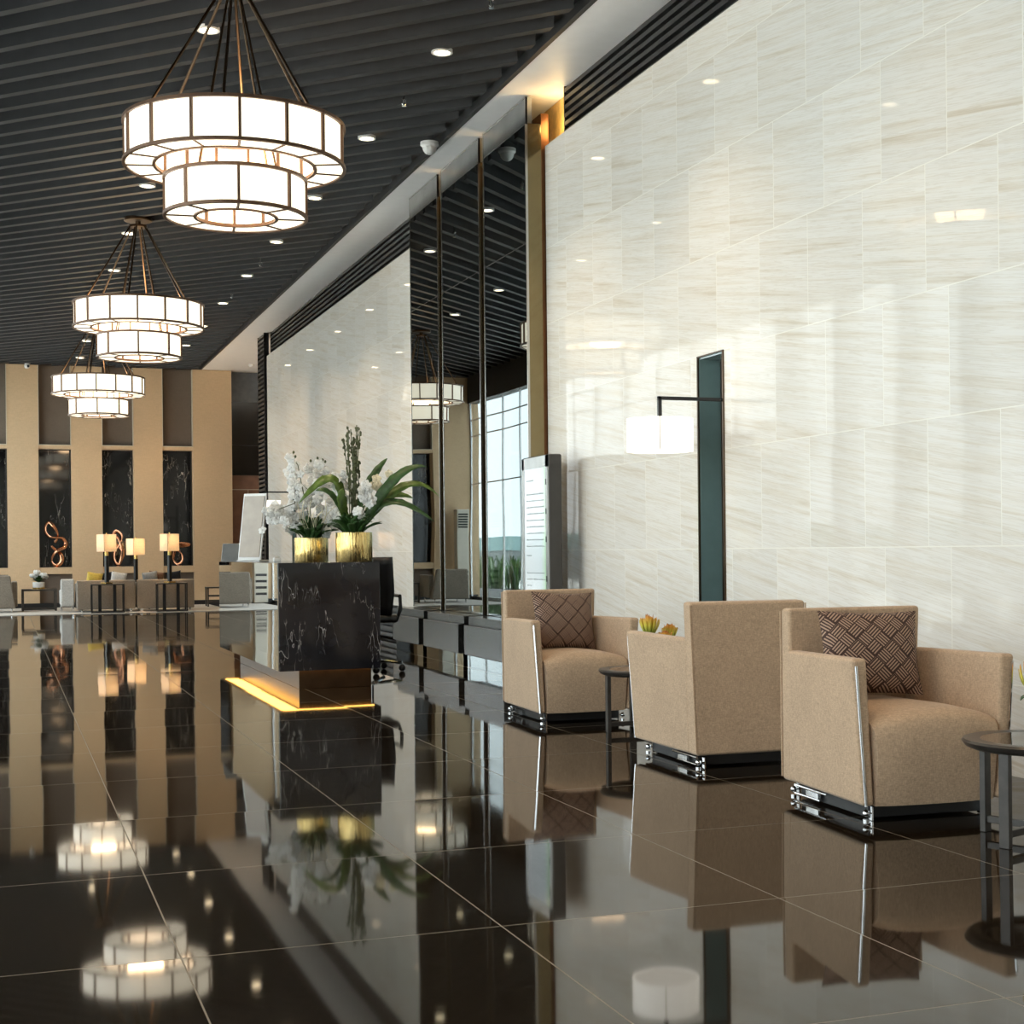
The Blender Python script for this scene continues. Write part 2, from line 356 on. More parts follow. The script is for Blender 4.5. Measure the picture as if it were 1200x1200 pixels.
# ceiling with its diagonal blades as one surface
b = MB(); b.box(-1.6, 3.86, -4.2, 32.0, 5.06, 5.16); b.box(3.60, 3.89, -4.2, 31.9, 4.93, 5.0)
th = math.radians(-45); d = Vector((math.cos(th), math.sin(th), 0)); nn = Vector((-math.sin(th), math.cos(th), 0))
c0 = Vector((3.79, 9.934, 0)).dot(nn) - .036
k0 = int(math.floor((Vector((XL, -4.2, 0)).dot(nn) - c0)/.2865)); k1 = int(math.ceil((Vector((3.79, 33, 0)).dot(nn) - c0)/.2865))
for k in range(k0, k1+1):
    c = c0 + k*.2865
    def at(xx, o): yy = ((c+o) - xx*nn.x)/nn.y; return xx, yy
    xa, xb = -1.55, 3.79
    ya = at(xa, 0)[1]; yb = at(xb, 0)[1]
    if ya < -4 or yb > 31.75: continue
    if ya > 31.75: xa = (c - 31.75*nn.y)/nn.x; ya = 31.75
    q = [(xa, at(xa, -.036)[1]), (xb, at(xb, -.036)[1]), (xb, at(xb, .036)[1]), (xa, at(xa, .036)[1])]
    b.hexa([(px, py, 4.84) for px, py in q] + [(px, py, 5.08) for px, py in q])
struct(b.build('ceiling', M_CEIL, smooth=False))
# soffit along the stone wall
b = MB(); b.box(3.90, 4.56, -4.2, 26.4, ZS, 5.2).box(3.90, 6.2, 26.4, 32.6, ZS, 5.2)
struct(b.build('trim_1', M_SOFFIT, smooth=False))
struct(MB().box(3.86, 3.90, -4.2, 31.9, 4.846, 5.2).build('trim_2', M_CEIL, smooth=False))
# stone wall: near stretch with a slot, far stretch with a slot
ZT = 4.43
b = MB()
def wall_piece(y0, y1, z0, z1, x0=XW, x1=4.52): b.box(x0, x1, y0, y1, z0, z1)
SLOTS = ((8.585, 8.955), (23.40, 23.72))
wall_piece(-4.2, SLOTS[0][0], 0, ZT); wall_piece(SLOTS[0][0], SLOTS[0][1], 2.30, ZT); wall_piece(SLOTS[0][1], 11.86, 0, ZT)
wall_piece(15.70, SLOTS[1][0], .42, ZT); wall_piece(SLOTS[1][0], SLOTS[1][1], 2.30, ZT); wall_piece(SLOTS[1][0], SLOTS[1][1], .42, .9); wall_piece(SLOTS[1][1], 26.02, .42, ZT)
struct(b.build('wall_right', M_TILE, smooth=False))
b = MB().box(4.50, 4.60, -4.2, 11.9, 0, 5.0).box(4.50, 4.60, 15.6, 26.0, 0, 5.0).box(4.50, 4.60, 11.9, 15.6, 0, 5.0)
struct(b.build('wall_service', M_BLACK, smooth=False)); 
# slots lined with tinted mirror
for i, (y0, y1) in enumerate(SLOTS):
    b = MB(); zb = 0 if i == 0 else .9
    b.box(4.47, 4.50, y0, y1, zb, 2.30).box(4.302, 4.47, y1-.012, y1, zb, 2.30).box(4.302, 4.47, y0, y0+.012, zb, 2.30).box(4.302, 4.47, y0, y1, 2.285, 2.30)
    struct(b.build('trim_%d' % (3+i), M_NICHE, smooth=False))
    b = MB().box(4.290, 4.302, y0-.006, y0+.008, zb, 2.306).box(4.290, 4.302, y1-.008, y1+.006, zb, 2.306).box(4.290, 4.302, y0, y1, 2.298, 2.306).box(4.455, 4.47, y1-.03, y1-.012, zb, 2.285)
    struct(b.build('trim_%d' % (5+i), M_BRONZE, smooth=False))
# gold lining behind the mirror panels' top
struct(MB().box(4.455, 4.498, 11.60, 15.66, 3.6, 4.845).build('trim_7', M_GOLD, smooth=False))
for yy, e in ((11.74, 5), (13.13, 2), (14.53, 2)):
    s = bpy.data.lights.new('cove_light', 'POINT'); s.energy = e*.7; s.color = (1, .70, .32); s.shadow_soft_size = .09
    so = bpy.data.objects.new('cove_light', s); COL.objects.link(so); so.location = (4.40, yy, 4.62)
# far wall
b = MB()
b.box(-1.6, 6.3, 32.05, 32.25, 0, 5.2)
struct(b.build('wall_far', M_TAUPE, smooth=False))
PIL = [(-.55, .09), (.685, 1.295), (1.90, 2.50)]
edges = [(-1.6, -.55), (.10, .69), (1.315, 1.905), (2.525, 3.095), (3.71, 4.50)]
b = MB()
for x0, x1 in edges: struct(MB().box(x0, x1, 31.70, 32.05, 0, 4.84).build('wall_far', M_WALLFAB, smooth=False))
bays = [(-.55, .10), (.69, 1.315), (1.905, 2.525), (3.095, 3.71)]
for x0, x1 in bays:
    struct(MB().box(x0, x1, 31.72, 32.05, 3.175, 3.255).build('trim_10', M_WALLFAB, smooth=False)); struct(MB().box(x0, x1, 31.72, 32.05, .668, .80).build('trim_11', M_WALLFAB, smooth=False))
b = MB()
for x0, x1 in bays:
    for z0, z1 in ((3.255, 4.84), (.09, .668)): b.box(x0, x1, 31.84, 32.05, z0, z1)
struct(b.build('wall_far_inset', M_TAUPE, smooth=False))
b = MB()
for x0, x1 in bays:
    b.box(x1-.012, x1, 31.692, 31.84, 3.255, 4.84).box(x0, x0+.012, 31.692, 31.84, 3.255, 4.84).box(x0, x1, 31.712, 31.84, 3.243, 3.258)
struct(b.build('trim_8', M_EDGE, smooth=False))
struct(MB().box(-1.55, 4.50, 31.67, 31.71, 0, .09).build('baseboard_far', M_BLACK, smooth=False))
# recess at the far right: bulkhead, dark glass, timber
struct(MB().box(4.50, 6.2, 32.0, 32.06, 4.22, 4.85).build('trim_9', M_BLUEGREY, smooth=False))
w = struct(MB().box(4.50, 6.2, 31.99, 32.03, 2.70, 4.22).build('window_4', M_DARKGLASS, smooth=False))
MB().box(4.50, 6.2, 31.97, 32.0, 3.31, 3.325).box(4.50, 6.2, 31.96, 32.0, 2.68, 2.70).build('window_frame', M_BLACK, w, smooth=False)
w = struct(MB().box(4.50, 6.2, 31.98, 32.04, 0, 2.68).build('door_1', M_TIMBER, smooth=False))
MB().box(4.50, 6.2, 31.965, 31.98, 2.375, 2.39).box(4.86, 4.87, 31.965, 31.98, 0, 2.375).build('door_frame', M_EDGE, w, smooth=False)
struct(MB().box(6.1, 6.25, 25.9, 32.1, 0, 5.0).build('wall_passage', M_WALLFAB, smooth=False))
struct(MB().box(4.5, 6.2, 25.95, 26.05, 0, 5.0).build('wall_passage_end', M_CREAMWALL, smooth=False))
# wall behind the camera
struct(MB().box(-1.6, 4.6, -4.3, -4.15, 0, 5.2).build('wall_back', M_CREAMWALL, smooth=False))
# window wall on the left
ZH = 4.27
struct(MB().box(-1.6, -1.36, -4.2, 31.75, ZH, 5.2).build('wall_left', M_CEIL, smooth=False))
struct(MB().box(-1.58, -1.40, 18.4, 25.0, 0, 2.62).build('wall_left_low', M_CREAMWALL, smooth=False))
def window(i, y0, y1, z0, step, wdt, dep, transoms):
    fr = MB(); yy = y0
    while yy < y1 + .01:
        fr.box(-1.40-dep, -1.40, yy-wdt/2, yy+wdt/2, z0, ZH); yy += step
    for tz in transoms: fr.box(-1.44, -1.41, y0, y1, tz-.012, tz+.012)
    fr.box(-1.50, -1.40, y0, y1, z0, z0+.06)
    o = struct(fr.build('window_%d' % i, M_WHITE if wdt > .1 else M_STEEL, smooth=False))
    MB().box(-1.455, -1.445, y0, y1, z0, ZH).build('window_pane', M_GLASS, o, smooth=False)
window(1, -4.0, 18.4, 0, 1.38, .30, .22, (1.0, 2.5,))
window(2, 18.4, 25.0, 2.62, 1.32, .05, .06, (3.5,))
window(3, 25.0, 31.68, 0, 1.114, .035, .035, (2.5, 3.55, 3.9))
# outside
struct(MB().box(-40, -1.6, -30, 110, -.30, -.12).build('ground_outside', M_PAVE, smooth=False))
ob = thing('low_building', 'low grey shopfront building with teal fascia outside the window wall', 'building', (-12.5, 60, -.12))
MB().box(-3, 0, -40, 45, 0, 1.15).build('shopfront', M_SHOPDARK, ob, smooth=False)
MB().box(-3.1, .25, -40, 45, 1.15, 1.75).build('fascia', M_TEAL, ob, smooth=False)
pt = thing('hedge_planter', 'long planter of green shrubs outside the far window', 'planter', (-2.7, 34.2, -.12))
MB().box(-.25, .25, -3.4, 2.6, 0, .28).build('trough', M_KIOSK, pt, smooth=False)
b = MB(); rnd = random.Random(3)
for k in range(420):
    bx, by = rnd.uniform(-.22, .22), rnd.uniform(-3.3, 2.5); a = rnd.uniform(0, 2*PI); h = rnd.uniform(.35, .85); r = rnd.uniform(.08, .25)
    b.leaf([(bx, by, .26), (bx+.3*r*math.cos(a), by+.3*r*math.sin(a), .26+h*.5), (bx+.7*r*math.cos(a), by+.7*r*math.sin(a), .26+h), (bx+r*math.cos(a), by+r*math.sin(a), .26+h*.95)], .05, 5)
o = b.build('foliage', M_LEAF, pt); o['kind'] = 'stuff'

# ------------------------------------------------------------------ ventilation grilles
def grille(name, y0, y1, z0, z1, nslat, x, label, grp='slatted grilles along the stone wall'):
    t = thing(name, label, 'grille', (x, (y0+y1)/2, z0), 0, None)
    L = (y1-y0)/2; h = (z1-z0)/nslat
    b = MB()
    for k in range(nslat):
        zz = k*h + h*.22
        b.hexa([(0,-L,zz),(.07,-L,zz+.0),(.07,L,zz),(0,L,zz),(0,-L,zz+h*.5),(.07,-L,zz+h*.5),(.07,L,zz+h*.5),(0,L,zz+h*.5)])
    b.build('slats', M_LOUVRE, t, smooth=False)
    MB().box(.0, .08, -L, -L+.02, 0, z1-z0).box(.0, .08, L-.02, L, 0, z1-z0).box(.075, .085, -L, L, 0, z1-z0).build('frame', M_BLACK, t, smooth=False)
    return t
grille('ventilation_grille', -4.1, 11.57, 4.44, ZS-.002, 6, 4.362, 'long black slatted grille above the near stone wall, right of the mirrors')
grille('ventilation_grille', 15.70, 26.0, 4.44, ZS-.002, 6, 4.362, 'black slatted grille above the far stone wall, left of the mirrors')
grille('ventilation_grille', 15.70, 26.0, 0.02, .41, 5, 4.33, 'low black slatted grille under the far stone wall behind the desk')
grille('louvre_screen', 26.06, 26.75, 0.0, ZS-.01, 62, 4.26, 'tall dark louvred screen at the far end of the stone wall')

# ------------------------------------------------------------------ mirrored wall panels on stone plinths
PAN = [(11.875, 13.06, 'nearest mirrored wall panel, with the widest bronze return beside the stone wall'), (13.20, 14.46, 'middle one of the three tall mirrored wall panels'), (14.60, 15.69, 'farthest tall mirrored wall panel, at the left end of the three')]
for y0, y1, lab in PAN:
    t = thing('mirror_panel', lab, 'mirror', (4.13, (y0+y1)/2, .46), 0, 'tall mirrored wall panels'); L = (y1-y0)/2; H = 4.835-.46
    MB().box(.004, .02, -L+.012, L-.012, 0, 3.15).box(.004, .02, -L+.012, L-.012, 3.156, 4.155).build('mirror', M_MIRROR, t, smooth=False)
    MB().box(.002, .06, -L, L, 4.155, H).build('header', M_HEADER, t, smooth=False)
    MB().box(0, .02, -L, -L+.012, 0, H).box(0, .02, L-.012, L, 0, H).box(-.002, .02, -L, L, H-.012, H).box(.002, .02, -L, L, 4.145, 4.158).build('edge_trim', M_STEEL, t, smooth=False)
    MB().box(.02, .14, -L, L, 0, 4.155).build('return_panel', M_BRONZE_MIRROR, t, smooth=False)
    MB().box(.14, .21, -L+.005, L-.005, 0, 4.25).build('bronze_post', M_BRONZE_FACE, t, bevel=.004)
    MB().box(.004, .02, -L+.012, L-.012, 3.148, 3.158).build('mirror_seam', M_STEEL, t, smooth=False)
    t = thing('stone_plinth', 'dark granite plinth under the ' + lab.split(',')[0].replace('one of the three tall ', '').replace('tall ', ''), 'plinth', (3.9, (y0+y1)/2, 0), 0, 'granite plinths under the mirrors')
    MB().box(0, .42, -L+.02, L-.02, .112, .38).build('block', M_PLINTH, t, bevel=.006)
    MB().box(.05, .42, -L+.0, L-.0, .38, .455).build('ledge', M_PLINTH, t, bevel=.004)
    MB().box(.04, .42, -L+.0, L-.0, 0, .112).build('base', M_MIRROR, t, smooth=False)

# ------------------------------------------------------------------ chandeliers
def bars_ring(b, r0, r1, z0, z1, nseg, w, ph, n=60):
    t = w
    for rr in (r0, r1):
        for zz in (z0, z1):
            b.ring([(rr-t/2, zz-t/2), (rr+t/2, zz-t/2), (rr+t/2, zz+t/2), (rr-t/2, zz+t/2)], n)
    for k in range(nseg):
        a = ph + 2*PI*k/nseg; ca, sa = math.cos(a), math.sin(a)
        for rr in (r0, r1): b.box(rr*ca-t*.42, rr*ca+t*.42, rr*sa-t*.42, rr*sa+t*.42, z0, z1, a)
        b.tube([(r0*ca, r0*sa, z0), (r1*ca, r1*sa, z0)], t*.42, 4)
def make_chandelier(loc, label):
    t = thing('chandelier', label, 'chandelier', loc, 0, 'two-tier ring chandeliers')   # origin at the ceiling
    Z = lambda z: z - 4.85
    MB().ring([(.53, Z(3.607)), (.705, Z(3.607)), (.705, Z(3.87)), (.53, Z(3.87))], 60).build('upper_shade', M_SHADE, t)
    b = MB(); bars_ring(b, .523, .714, Z(3.607), Z(3.872), 15, .021, math.radians(-96)); b.build('upper_frame', M_BRONZE_BAR, t, smooth=False)
    MB().ring([(.272, Z(3.275)), (.452, Z(3.275)), (.452, Z(3.515)), (.272, Z(3.515))], 60).build('lower_shade', M_SHADE, t)
    b = MB(); bars_ring(b, .265, .460, Z(3.275), Z(3.517), 8, .021, math.radians(-96)); b.build('lower_frame', M_BRONZE_BAR, t, smooth=False)
    MB().lathe([(.15, Z(4.815)), (.155, Z(4.82)), (.155, Z(4.85))], 32).lathe([(.095, Z(4.745)), (.10, Z(4.75)), (.10, Z(4.77)), (.03, Z(4.78)), (.03, Z(4.82))], 32).build('canopy', M_BRONZE, t)
    for k in range(6):
        a = math.radians(15 + 60*k); ca, sa = math.cos(a), math.sin(a)
        MB().tube([(.09*ca, .09*sa, Z(4.76)), (.62*ca, .62*sa, Z(3.87))], .0105, 6).build('rod', M_BRONZE, t)
    for k in range(4):
        a = math.radians(40 + 90*k); ca, sa = math.cos(a), math.sin(a)
        MB().tube([(.05*ca, .05*sa, Z(4.75)), (.355*ca, .355*sa, Z(3.515))], .0085, 6).build('inner_rod', M_BRONZE, t)
    return t
def chandelier_light(x, y):
    s = bpy.data.lights.new('chandelier_bulbs', 'POINT'); s.energy = 24; s.color = (1, .66, .36); s.shadow_soft_size = .20
    o = bpy.data.objects.new('chandelier_bulbs', s); COL.objects.link(o); o.location = (x, y, 3.735)
for yy in (10.07, 17.60, 25.10): chandelier_light(1.472, yy)
ch0 = make_chandelier((1.472, 10.07, 4.846), 'nearest and largest two-tier ring chandelier')
dup(ch0, (1.475, 17.60, 4.846), 0, 'middle two-tier ring chandelier, its round canopy in full view')
dup(ch0, (1.465, 25.10, 4.846), 0, 'farthest two-tier ring chandelier, in front of the beige far wall')

# ------------------------------------------------------------------ downlights, sprinklers, cameras
ORD = ['nearest', 'second', 'third', 'fourth', 'fifth', 'sixth', 'seventh', 'eighth', 'ninth', 'tenth']
def make_downlight(loc, label):
    t = thing('downlight', label, 'ceiling light', loc, 0, 'recessed ceiling downlights')
    MB().ring([(.062, -.006), (.082, -.006), (.082, .02), (.062, .02)], 28).build('trim_ring', M_WHITE, t)
    MB().lathe([(.062, -.002), (.062, .012)], 28).build('lens', M_DOWN, t)
    return t
dl0 = None
for row, xs, ys in (('left', 1.435, (11.08, 15.97, 18.41, 20.86, 23.2, 27.9, 30.3)), ('right', 3.17, (8.6, 11.02, 13.53, 15.98, 18.38, 20.74, 23.13, 25.55, 28.0, 30.4))):
    for k, yy in enumerate(ys):
        if row == 'left': lab = ['round downlight glowing behind the rods of the nearest chandelier', 'round downlight under the left of the nearest chandelier', 'round downlight beside the canopy of the middle chandelier', 'round downlight among the rods of the middle chandelier', 'small round downlight above the farthest chandelier', 'round downlight over the far lounge, hidden by the rings of the farthest chandelier', 'last round downlight before the beige far wall'][k]
        else: lab = ORD[k] + ' round downlight of the row beside the white soffit'
        L = (xs, yy, 4.836)
        if dl0 is None: dl0 = make_downlight(L, lab)
        else: dup(dl0, L, 0, lab)
        s = bpy.data.lights.new('downlight_beam', 'SPOT'); s.energy = 70; s.color = (1, .76, .48); s.spot_size = math.radians(95); s.spot_blend = .7; s.shadow_soft_size = .06
        so = bpy.data.objects.new('downlight_beam', s); COL.objects.link(so); so.location = (xs, yy, 4.82)
for xs in (1.435, 3.17):          # the two rows run on unseen over the camera, beams added to warm the chair fronts
    for yy in (-1.1, 1.35, 3.80, 6.25):
        s = bpy.data.lights.new('downlight_beam', 'SPOT'); s.energy = 74 if xs < 2 else 26; s.color = (1, .66, .34); s.spot_size = math.radians(95); s.spot_blend = .8; s.shadow_soft_size = .08
        so = bpy.data.objects.new('downlight_beam', s); COL.objects.link(so); so.location = (xs, yy, 4.82)
s0 = None
for k, yy in enumerate((9.85, 12.25, 14.7, 17.2, 19.70, 22.31)):
    lab = ORD[k] + ' small silver sprinkler head hanging along the right ceiling edge'
    if s0 is None:
        s0 = thing('fire_sprinkler', lab, 'sprinkler', (3.19, yy, 4.84), 0, 'ceiling sprinkler heads')
        MB().lathe([(.018, 0), (.018, -.012), (.008, -.016), (.008, -.06), (.02, -.062), (.02, -.066)], 14).tube([(0, 0, 0), (0, 0, .225)], .008, 8).build('nozzle', M_CHROME, s0)
        MB().tube([(-.014, 0, -.02), (-.018, 0, -.045), (0, 0, -.064)], .003, 6).tube([(.014, 0, -.02), (.018, 0, -.045), (0, 0, -.064)], .003, 6).build('yoke', M_CHROME, s0)
    else: dup(s0, (3.19, yy, 4.84), 0, lab)
t = thing('dome_camera', 'white dome security camera on the ceiling edge left of the mirrors', 'camera', (3.755, 13.5, 4.84))
MB().lathe([(.085, 0), (.085, -.03), (.07, -.045)], 28).build('housing', M_WHITE, t)
MB().ball((0, 0, -.05), .066, 1, 1, 1, 20, 12).build('dome', M_WHITE, t)
t = thing('bullet_camera', 'small white security camera high on the far wall', 'camera', (.49, 31.55, 4.845))
MB().lathe([(.045, 0), (.045, -.02)], 16).build('mount', M_WHITE, t)
MB().ball((0, 0, -.055), .055, 1, 1, .9, 16, 10).build('body', M_WHITE, t)
MB().ball((.02, -.045, -.06), .026, 1, .6, 1, 12, 8).build('lens', M_BLACKPLASTIC, t)
t = thing('smoke_detector', 'small white detector on the far end of the soffit', 'detector', (4.75, 30.6, 4.848))
MB().lathe([(.06, 0), (.06, -.02), (.04, -.045)], 20).build('cover', M_WHITE, t)

# ------------------------------------------------------------------ wall lamps
def make_wall_lamp(loc, label):
    t = thing('wall_lamp', label, 'lamp', loc, 0, 'bracket lamps in the wall slots')
    MB().box(.085, .11, -.03, .03, -.07, .07).build('bracket', M_BRONZE, t, bevel=.003)
    b = MB().box(-.512, .09, -.011, .011, -.011, .011).box(-.512, -.488, -.011, .011, -.13, .011)
    b.build('arm', M_BLACK, t, bevel=.002)
    b = MB().lathe([(.208, -.335), (.208, -.13), (.204, -.13), (.204, -.335)], 40, (-.50, 0, 0), cap=False)
    b.build('shade', M_LAMPSHADE, t)
    MB().lathe([(.203, -.328), (.203, -.322)], 40, (-.50, 0, 0)).build('diffuser', M_LAMPSHADE, t)
    MB().tube([(-.50-.2085*.41, -.2085*.912, -.335), (-.50-.2085*.41, -.2085*.912, -.13)], .0028, 6).build('shade_seam', M_EDGE, t, smooth=False)
    return t
WL = make_wall_lamp((4.36, 8.60, 1.99), 'near wall lamp with white drum shade on a black arm, behind the armchairs')
dup(WL, (4.36, 23.45, 1.99), 0, 'far wall lamp with white drum shade on a black arm, behind the orchids')

# ------------------------------------------------------------------ display kiosk
t = thing('display_kiosk', 'upright grey digital display sign with white text screen beside the mirrors', 'sign', (4.0, 11.35, 0))
MB().box(0, .115, -.31, .31, .03, 1.80).build('housing', M_KIOSK, t, bevel=.015, seg=3)
MB().box(-.05, .16, -.33, .33, 0, .03).build('base', M_KIOSK, t, bevel=.004)
b = MB().box(-.006, .004, -.305, -.255, .25, 1.79).box(-.006, .004, .255, .305, .25, 1.79).box(-.006, .004, -.305, .305, 1.70, 1.79).box(-.006, .004, -.305, .305, .25, .33)
b.build('bezel', M_SILVER, t, smooth=False)
sc = MB().box(-.003, .003, -.256, .256, .32, 1.71).build('screen', M_SCREEN, t, smooth=False)
b = MB(); rnd = random.Random(11)
for zz, ln, y_ in [(1.60, .17, .20)] + [(1.49-.052*k, .40, .20) for k in range(9)] + [(1.00, .10, .20), (.86, .40, .20), (.81, .41, .20), (.76, .10, .20), (.66, .40, .20), (.60, .20, .1)]:
    b = MB(); yy = y_; end = yy - ln
    while yy > end:
        w_ = rnd.uniform(.008, .03); b.box(-.0045, -.003, yy-w_, yy, zz, zz+rnd.uniform(.008, .013)); yy -= w_ + rnd.uniform(.008, .018)
    b.build('text_line', M_INK, sc, smooth=False)
b = MB()
for zz in (1.56, 1.33, 1.11, .80): b.box(-.008, .0, -.28, -.257, zz, zz+.045)
b.build('side_port', M_BLACKPLASTIC, t, smooth=False)

# ------------------------------------------------------------------ armchairs
def make_armchair(label, loc, rz):
    t = thing('armchair', label, 'armchair', loc, rz, 'taupe armchairs along the stone wall')
    # seat
    rows = []; prof = [(-.325, .066), (-.338, .14), (-.350, .25), (-.352, .33), (-.345, .365), (-.325, .388), (-.28, .402), (-.12, .405), (.10, .40), (.30, .395)]
    N = 12
    for i in range(N+1):
        x = -1 + 2*i/N; hw = .268
        cr = (1 - abs(x)**2.6)
        row = []
        for (yy, zz) in prof:
            k = max(0, min(1, (zz-.25)/.14)); row.append((x*hw*(1-.05*(1-k)), yy*(1 if k < .9 else 1) - .022*cr*(1 if yy < -.3 else 0), zz + .042*(cr-.35)*k))
        row += [(x*hw*.95, .30, .066)]
        rows.append(row)
    b = MB(); V = b.grid(rows, closed_v=True); b.bm.faces.new(V[0]); b.bm.faces.new(list(reversed(V[-1])))
    b.build('seat', M_UPHOL, t, angle=60)
    # side panels
    for sgn in (-1, 1):
        T = .062
        def q(xo, y, z): return (sgn*xo, y, z)
        p = [q(.312, -.335, .068), q(.295, .335, .068), q(.295-T*.9, .335, .068), q(.312-T*.8, -.335, .068),
             q(.352, -.335, .628), q(.305, .335, .618), q(.305-T, .335, .618), q(.352-T, -.335, .628)]
        b = MB().hexa(p); b.build('arm_panel', M_UPHOL, t, bevel=.016, seg=3)
        MB().tube([q(.302, -.341, .07), q(.338, -.341, .60)], .0052, 8).build('chrome_strip', M_CHROME, t)
    # back
    b = MB().hexa([(-.295,.325,.066),(.295,.325,.066),(.29,.415,.066),(-.29,.415,.066),(-.308,.300,.795),(.308,.300,.795),(.305,.385,.792),(-.305,.385,.792)])
    bk = b.build('backrest', M_UPHOL, t, bevel=.016, seg=3)
    for sgn in (-1, 1):
        MB().tube([(sgn*.291, .413, .08), (sgn*.306, .383, .78)], .004, 6).build('piping', M_UPHOL, bk)
    # base
    MB().box(-.245, .245, -.25, .33, .008, .064).build('base', M_BLACKPLASTIC, t, bevel=.004)
    for sgn in (-1, 1):
        MB().tube([(sgn*.262, .06, .050), (sgn*.262, .35, .050)], .006, 8).tube([(sgn*.262, .12, .016), (sgn*.262, .35, .016)], .005, 8).box(sgn*.262-.005, sgn*.262+.005, .13, .24, .022, .044).build('chrome_rail', M_CHROME, t)
        for yy in (-.265, .365):
            b = MB().ball((sgn*.262, yy, .030), .014, u=14, v=10).box(sgn*.236-.003, sgn*.236+.003, yy-.004, yy+.02, .002, .055).tube([(sgn*.262, yy, .03), (sgn*.236, yy, .03)], .004, 6).lathe([(.013, 0), (.013, .008)], 12, (sgn*.262, yy, 0))
            b.build('foot', M_CHROME, t)
    return t
AC = make_armchair('near taupe armchair with a striped cushion, front towards us, chrome strips', (3.365, 5.245, 0), math.radians(-3.5))
A2 = dup(AC, (3.372, 6.86, 0), PI + math.radians(-1.5), 'middle taupe armchair seen from behind, without a cushion')
A1 = dup(AC, (3.318, 8.84, 0), math.radians(-0.5), 'farthest taupe armchair, beside the digital sign, with a brown cushion')
def make_cushion(label, loc, rot, mat, size=.42, thick=.15, name='cushion', grp=None, tall=None):
    b = MB(); N = 14; bm = b.bm; uvl = bm.loops.layers.uv.new('UVMap'); sides = []
    for sgn in (1, -1):
        g = []
        for i in range(N+1):
            r = []
            for j in range(N+1):
                u, v = i/N*2-1, j/N*2-1
                pin = 1 - .07*(1-u*u)*0 ; e = (1-abs(u)**2.4)*(1-abs(v)**2.4)
                sx = u*(1 - .06*(1 - v*v) * abs(u)**3); sz = v*(1 - .06*(1-u*u)*abs(v)**3)
                r.append(bm.verts.new((sx*size/2, sgn*thick/2*e**.55, sz*(tall or size)/2)))
            g.append(r)
        sides.append(g)
        for i in range(N):
            for j in range(N):
                q = [(i,j),(i+1,j),(i+1,j+1),(i,j+1)]
                if sgn > 0: q.reverse()
                f = bm.faces.new([g[a][c] for a, c in q])
                for l, (a, c) in zip(f.loops, q): l[uvl].uv = (a/N, c/N)
    bmesh.ops.remove_doubles(bm, verts=bm.verts, dist=1e-5)
    o = b.build(name, mat, angle=80); o.location = loc; o.rotation_euler = rot
    tag(o, label, 'cushion', grp); return o
make_cushion('striped basket-weave cushion on the near armchair', (3.355, 5.385, .612), (math.radians(-15), math.radians(1), math.radians(-12)), M_CUSH, .425, .15, tall=.355)
make_cushion('dark diamond-patterned cushion on the farthest armchair', (3.350, 8.98, .600), (math.radians(-14), math.radians(2), math.radians(4)), M_CUSH, .425, .15, tall=.37)

# ------------------------------------------------------------------ side tables
def make_table(label, loc, rz):
    t = thing('side_table', label, 'table', loc, rz, 'round side tables between the armchairs'); R = .272
    MB().ring([(R-.075, .34), (R-.035, .325), (R-.012, .335), (R, .352), (R-.006, .360), (R-.055, .360), (R-.075, .357)], 48).build('rim', M_DARKWOOD, t, angle=50)
    MB().lathe([(R-.06, .342), (R-.06, .3585)], 48).build('glass_inset', M_GLASSTOP, t)
    for k in range(4):
        a = math.radians(36 + 90*k); ca, sa = math.cos(a), math.sin(a); r = R-.045
        MB().box(r*ca-.012, r*ca+.012, r*sa-.02, r*sa+.02, 0, .342, a).build('leg', M_DARKWOOD, t, bevel=.003)
    for k in range(2):
        a = math.radians(36 + 90*k); ca, sa = math.cos(a), math.sin(a); r = R-.05
        b = MB(); z0, z1 = (.035, .06) if k == 0 else (.0352, .0598)
        b.box(-r, r, -.011, .011, z0, z1); bmesh.ops.rotate(b.bm, verts=b.bm.verts, cent=(0,0,0), matrix=Matrix.Rotation(a, 3, 'Z'))
        b.build('stretcher', M_DARKWOOD, t, bevel=.002)
    return t
T3 = make_table('dark round side table at the right edge, in front of the near armchair', (3.461, 4.44, 0), math.radians(165))
dup(T3, (3.475, 7.98, 0), math.radians(140), 'dark round side table half hidden behind the middle armchair')
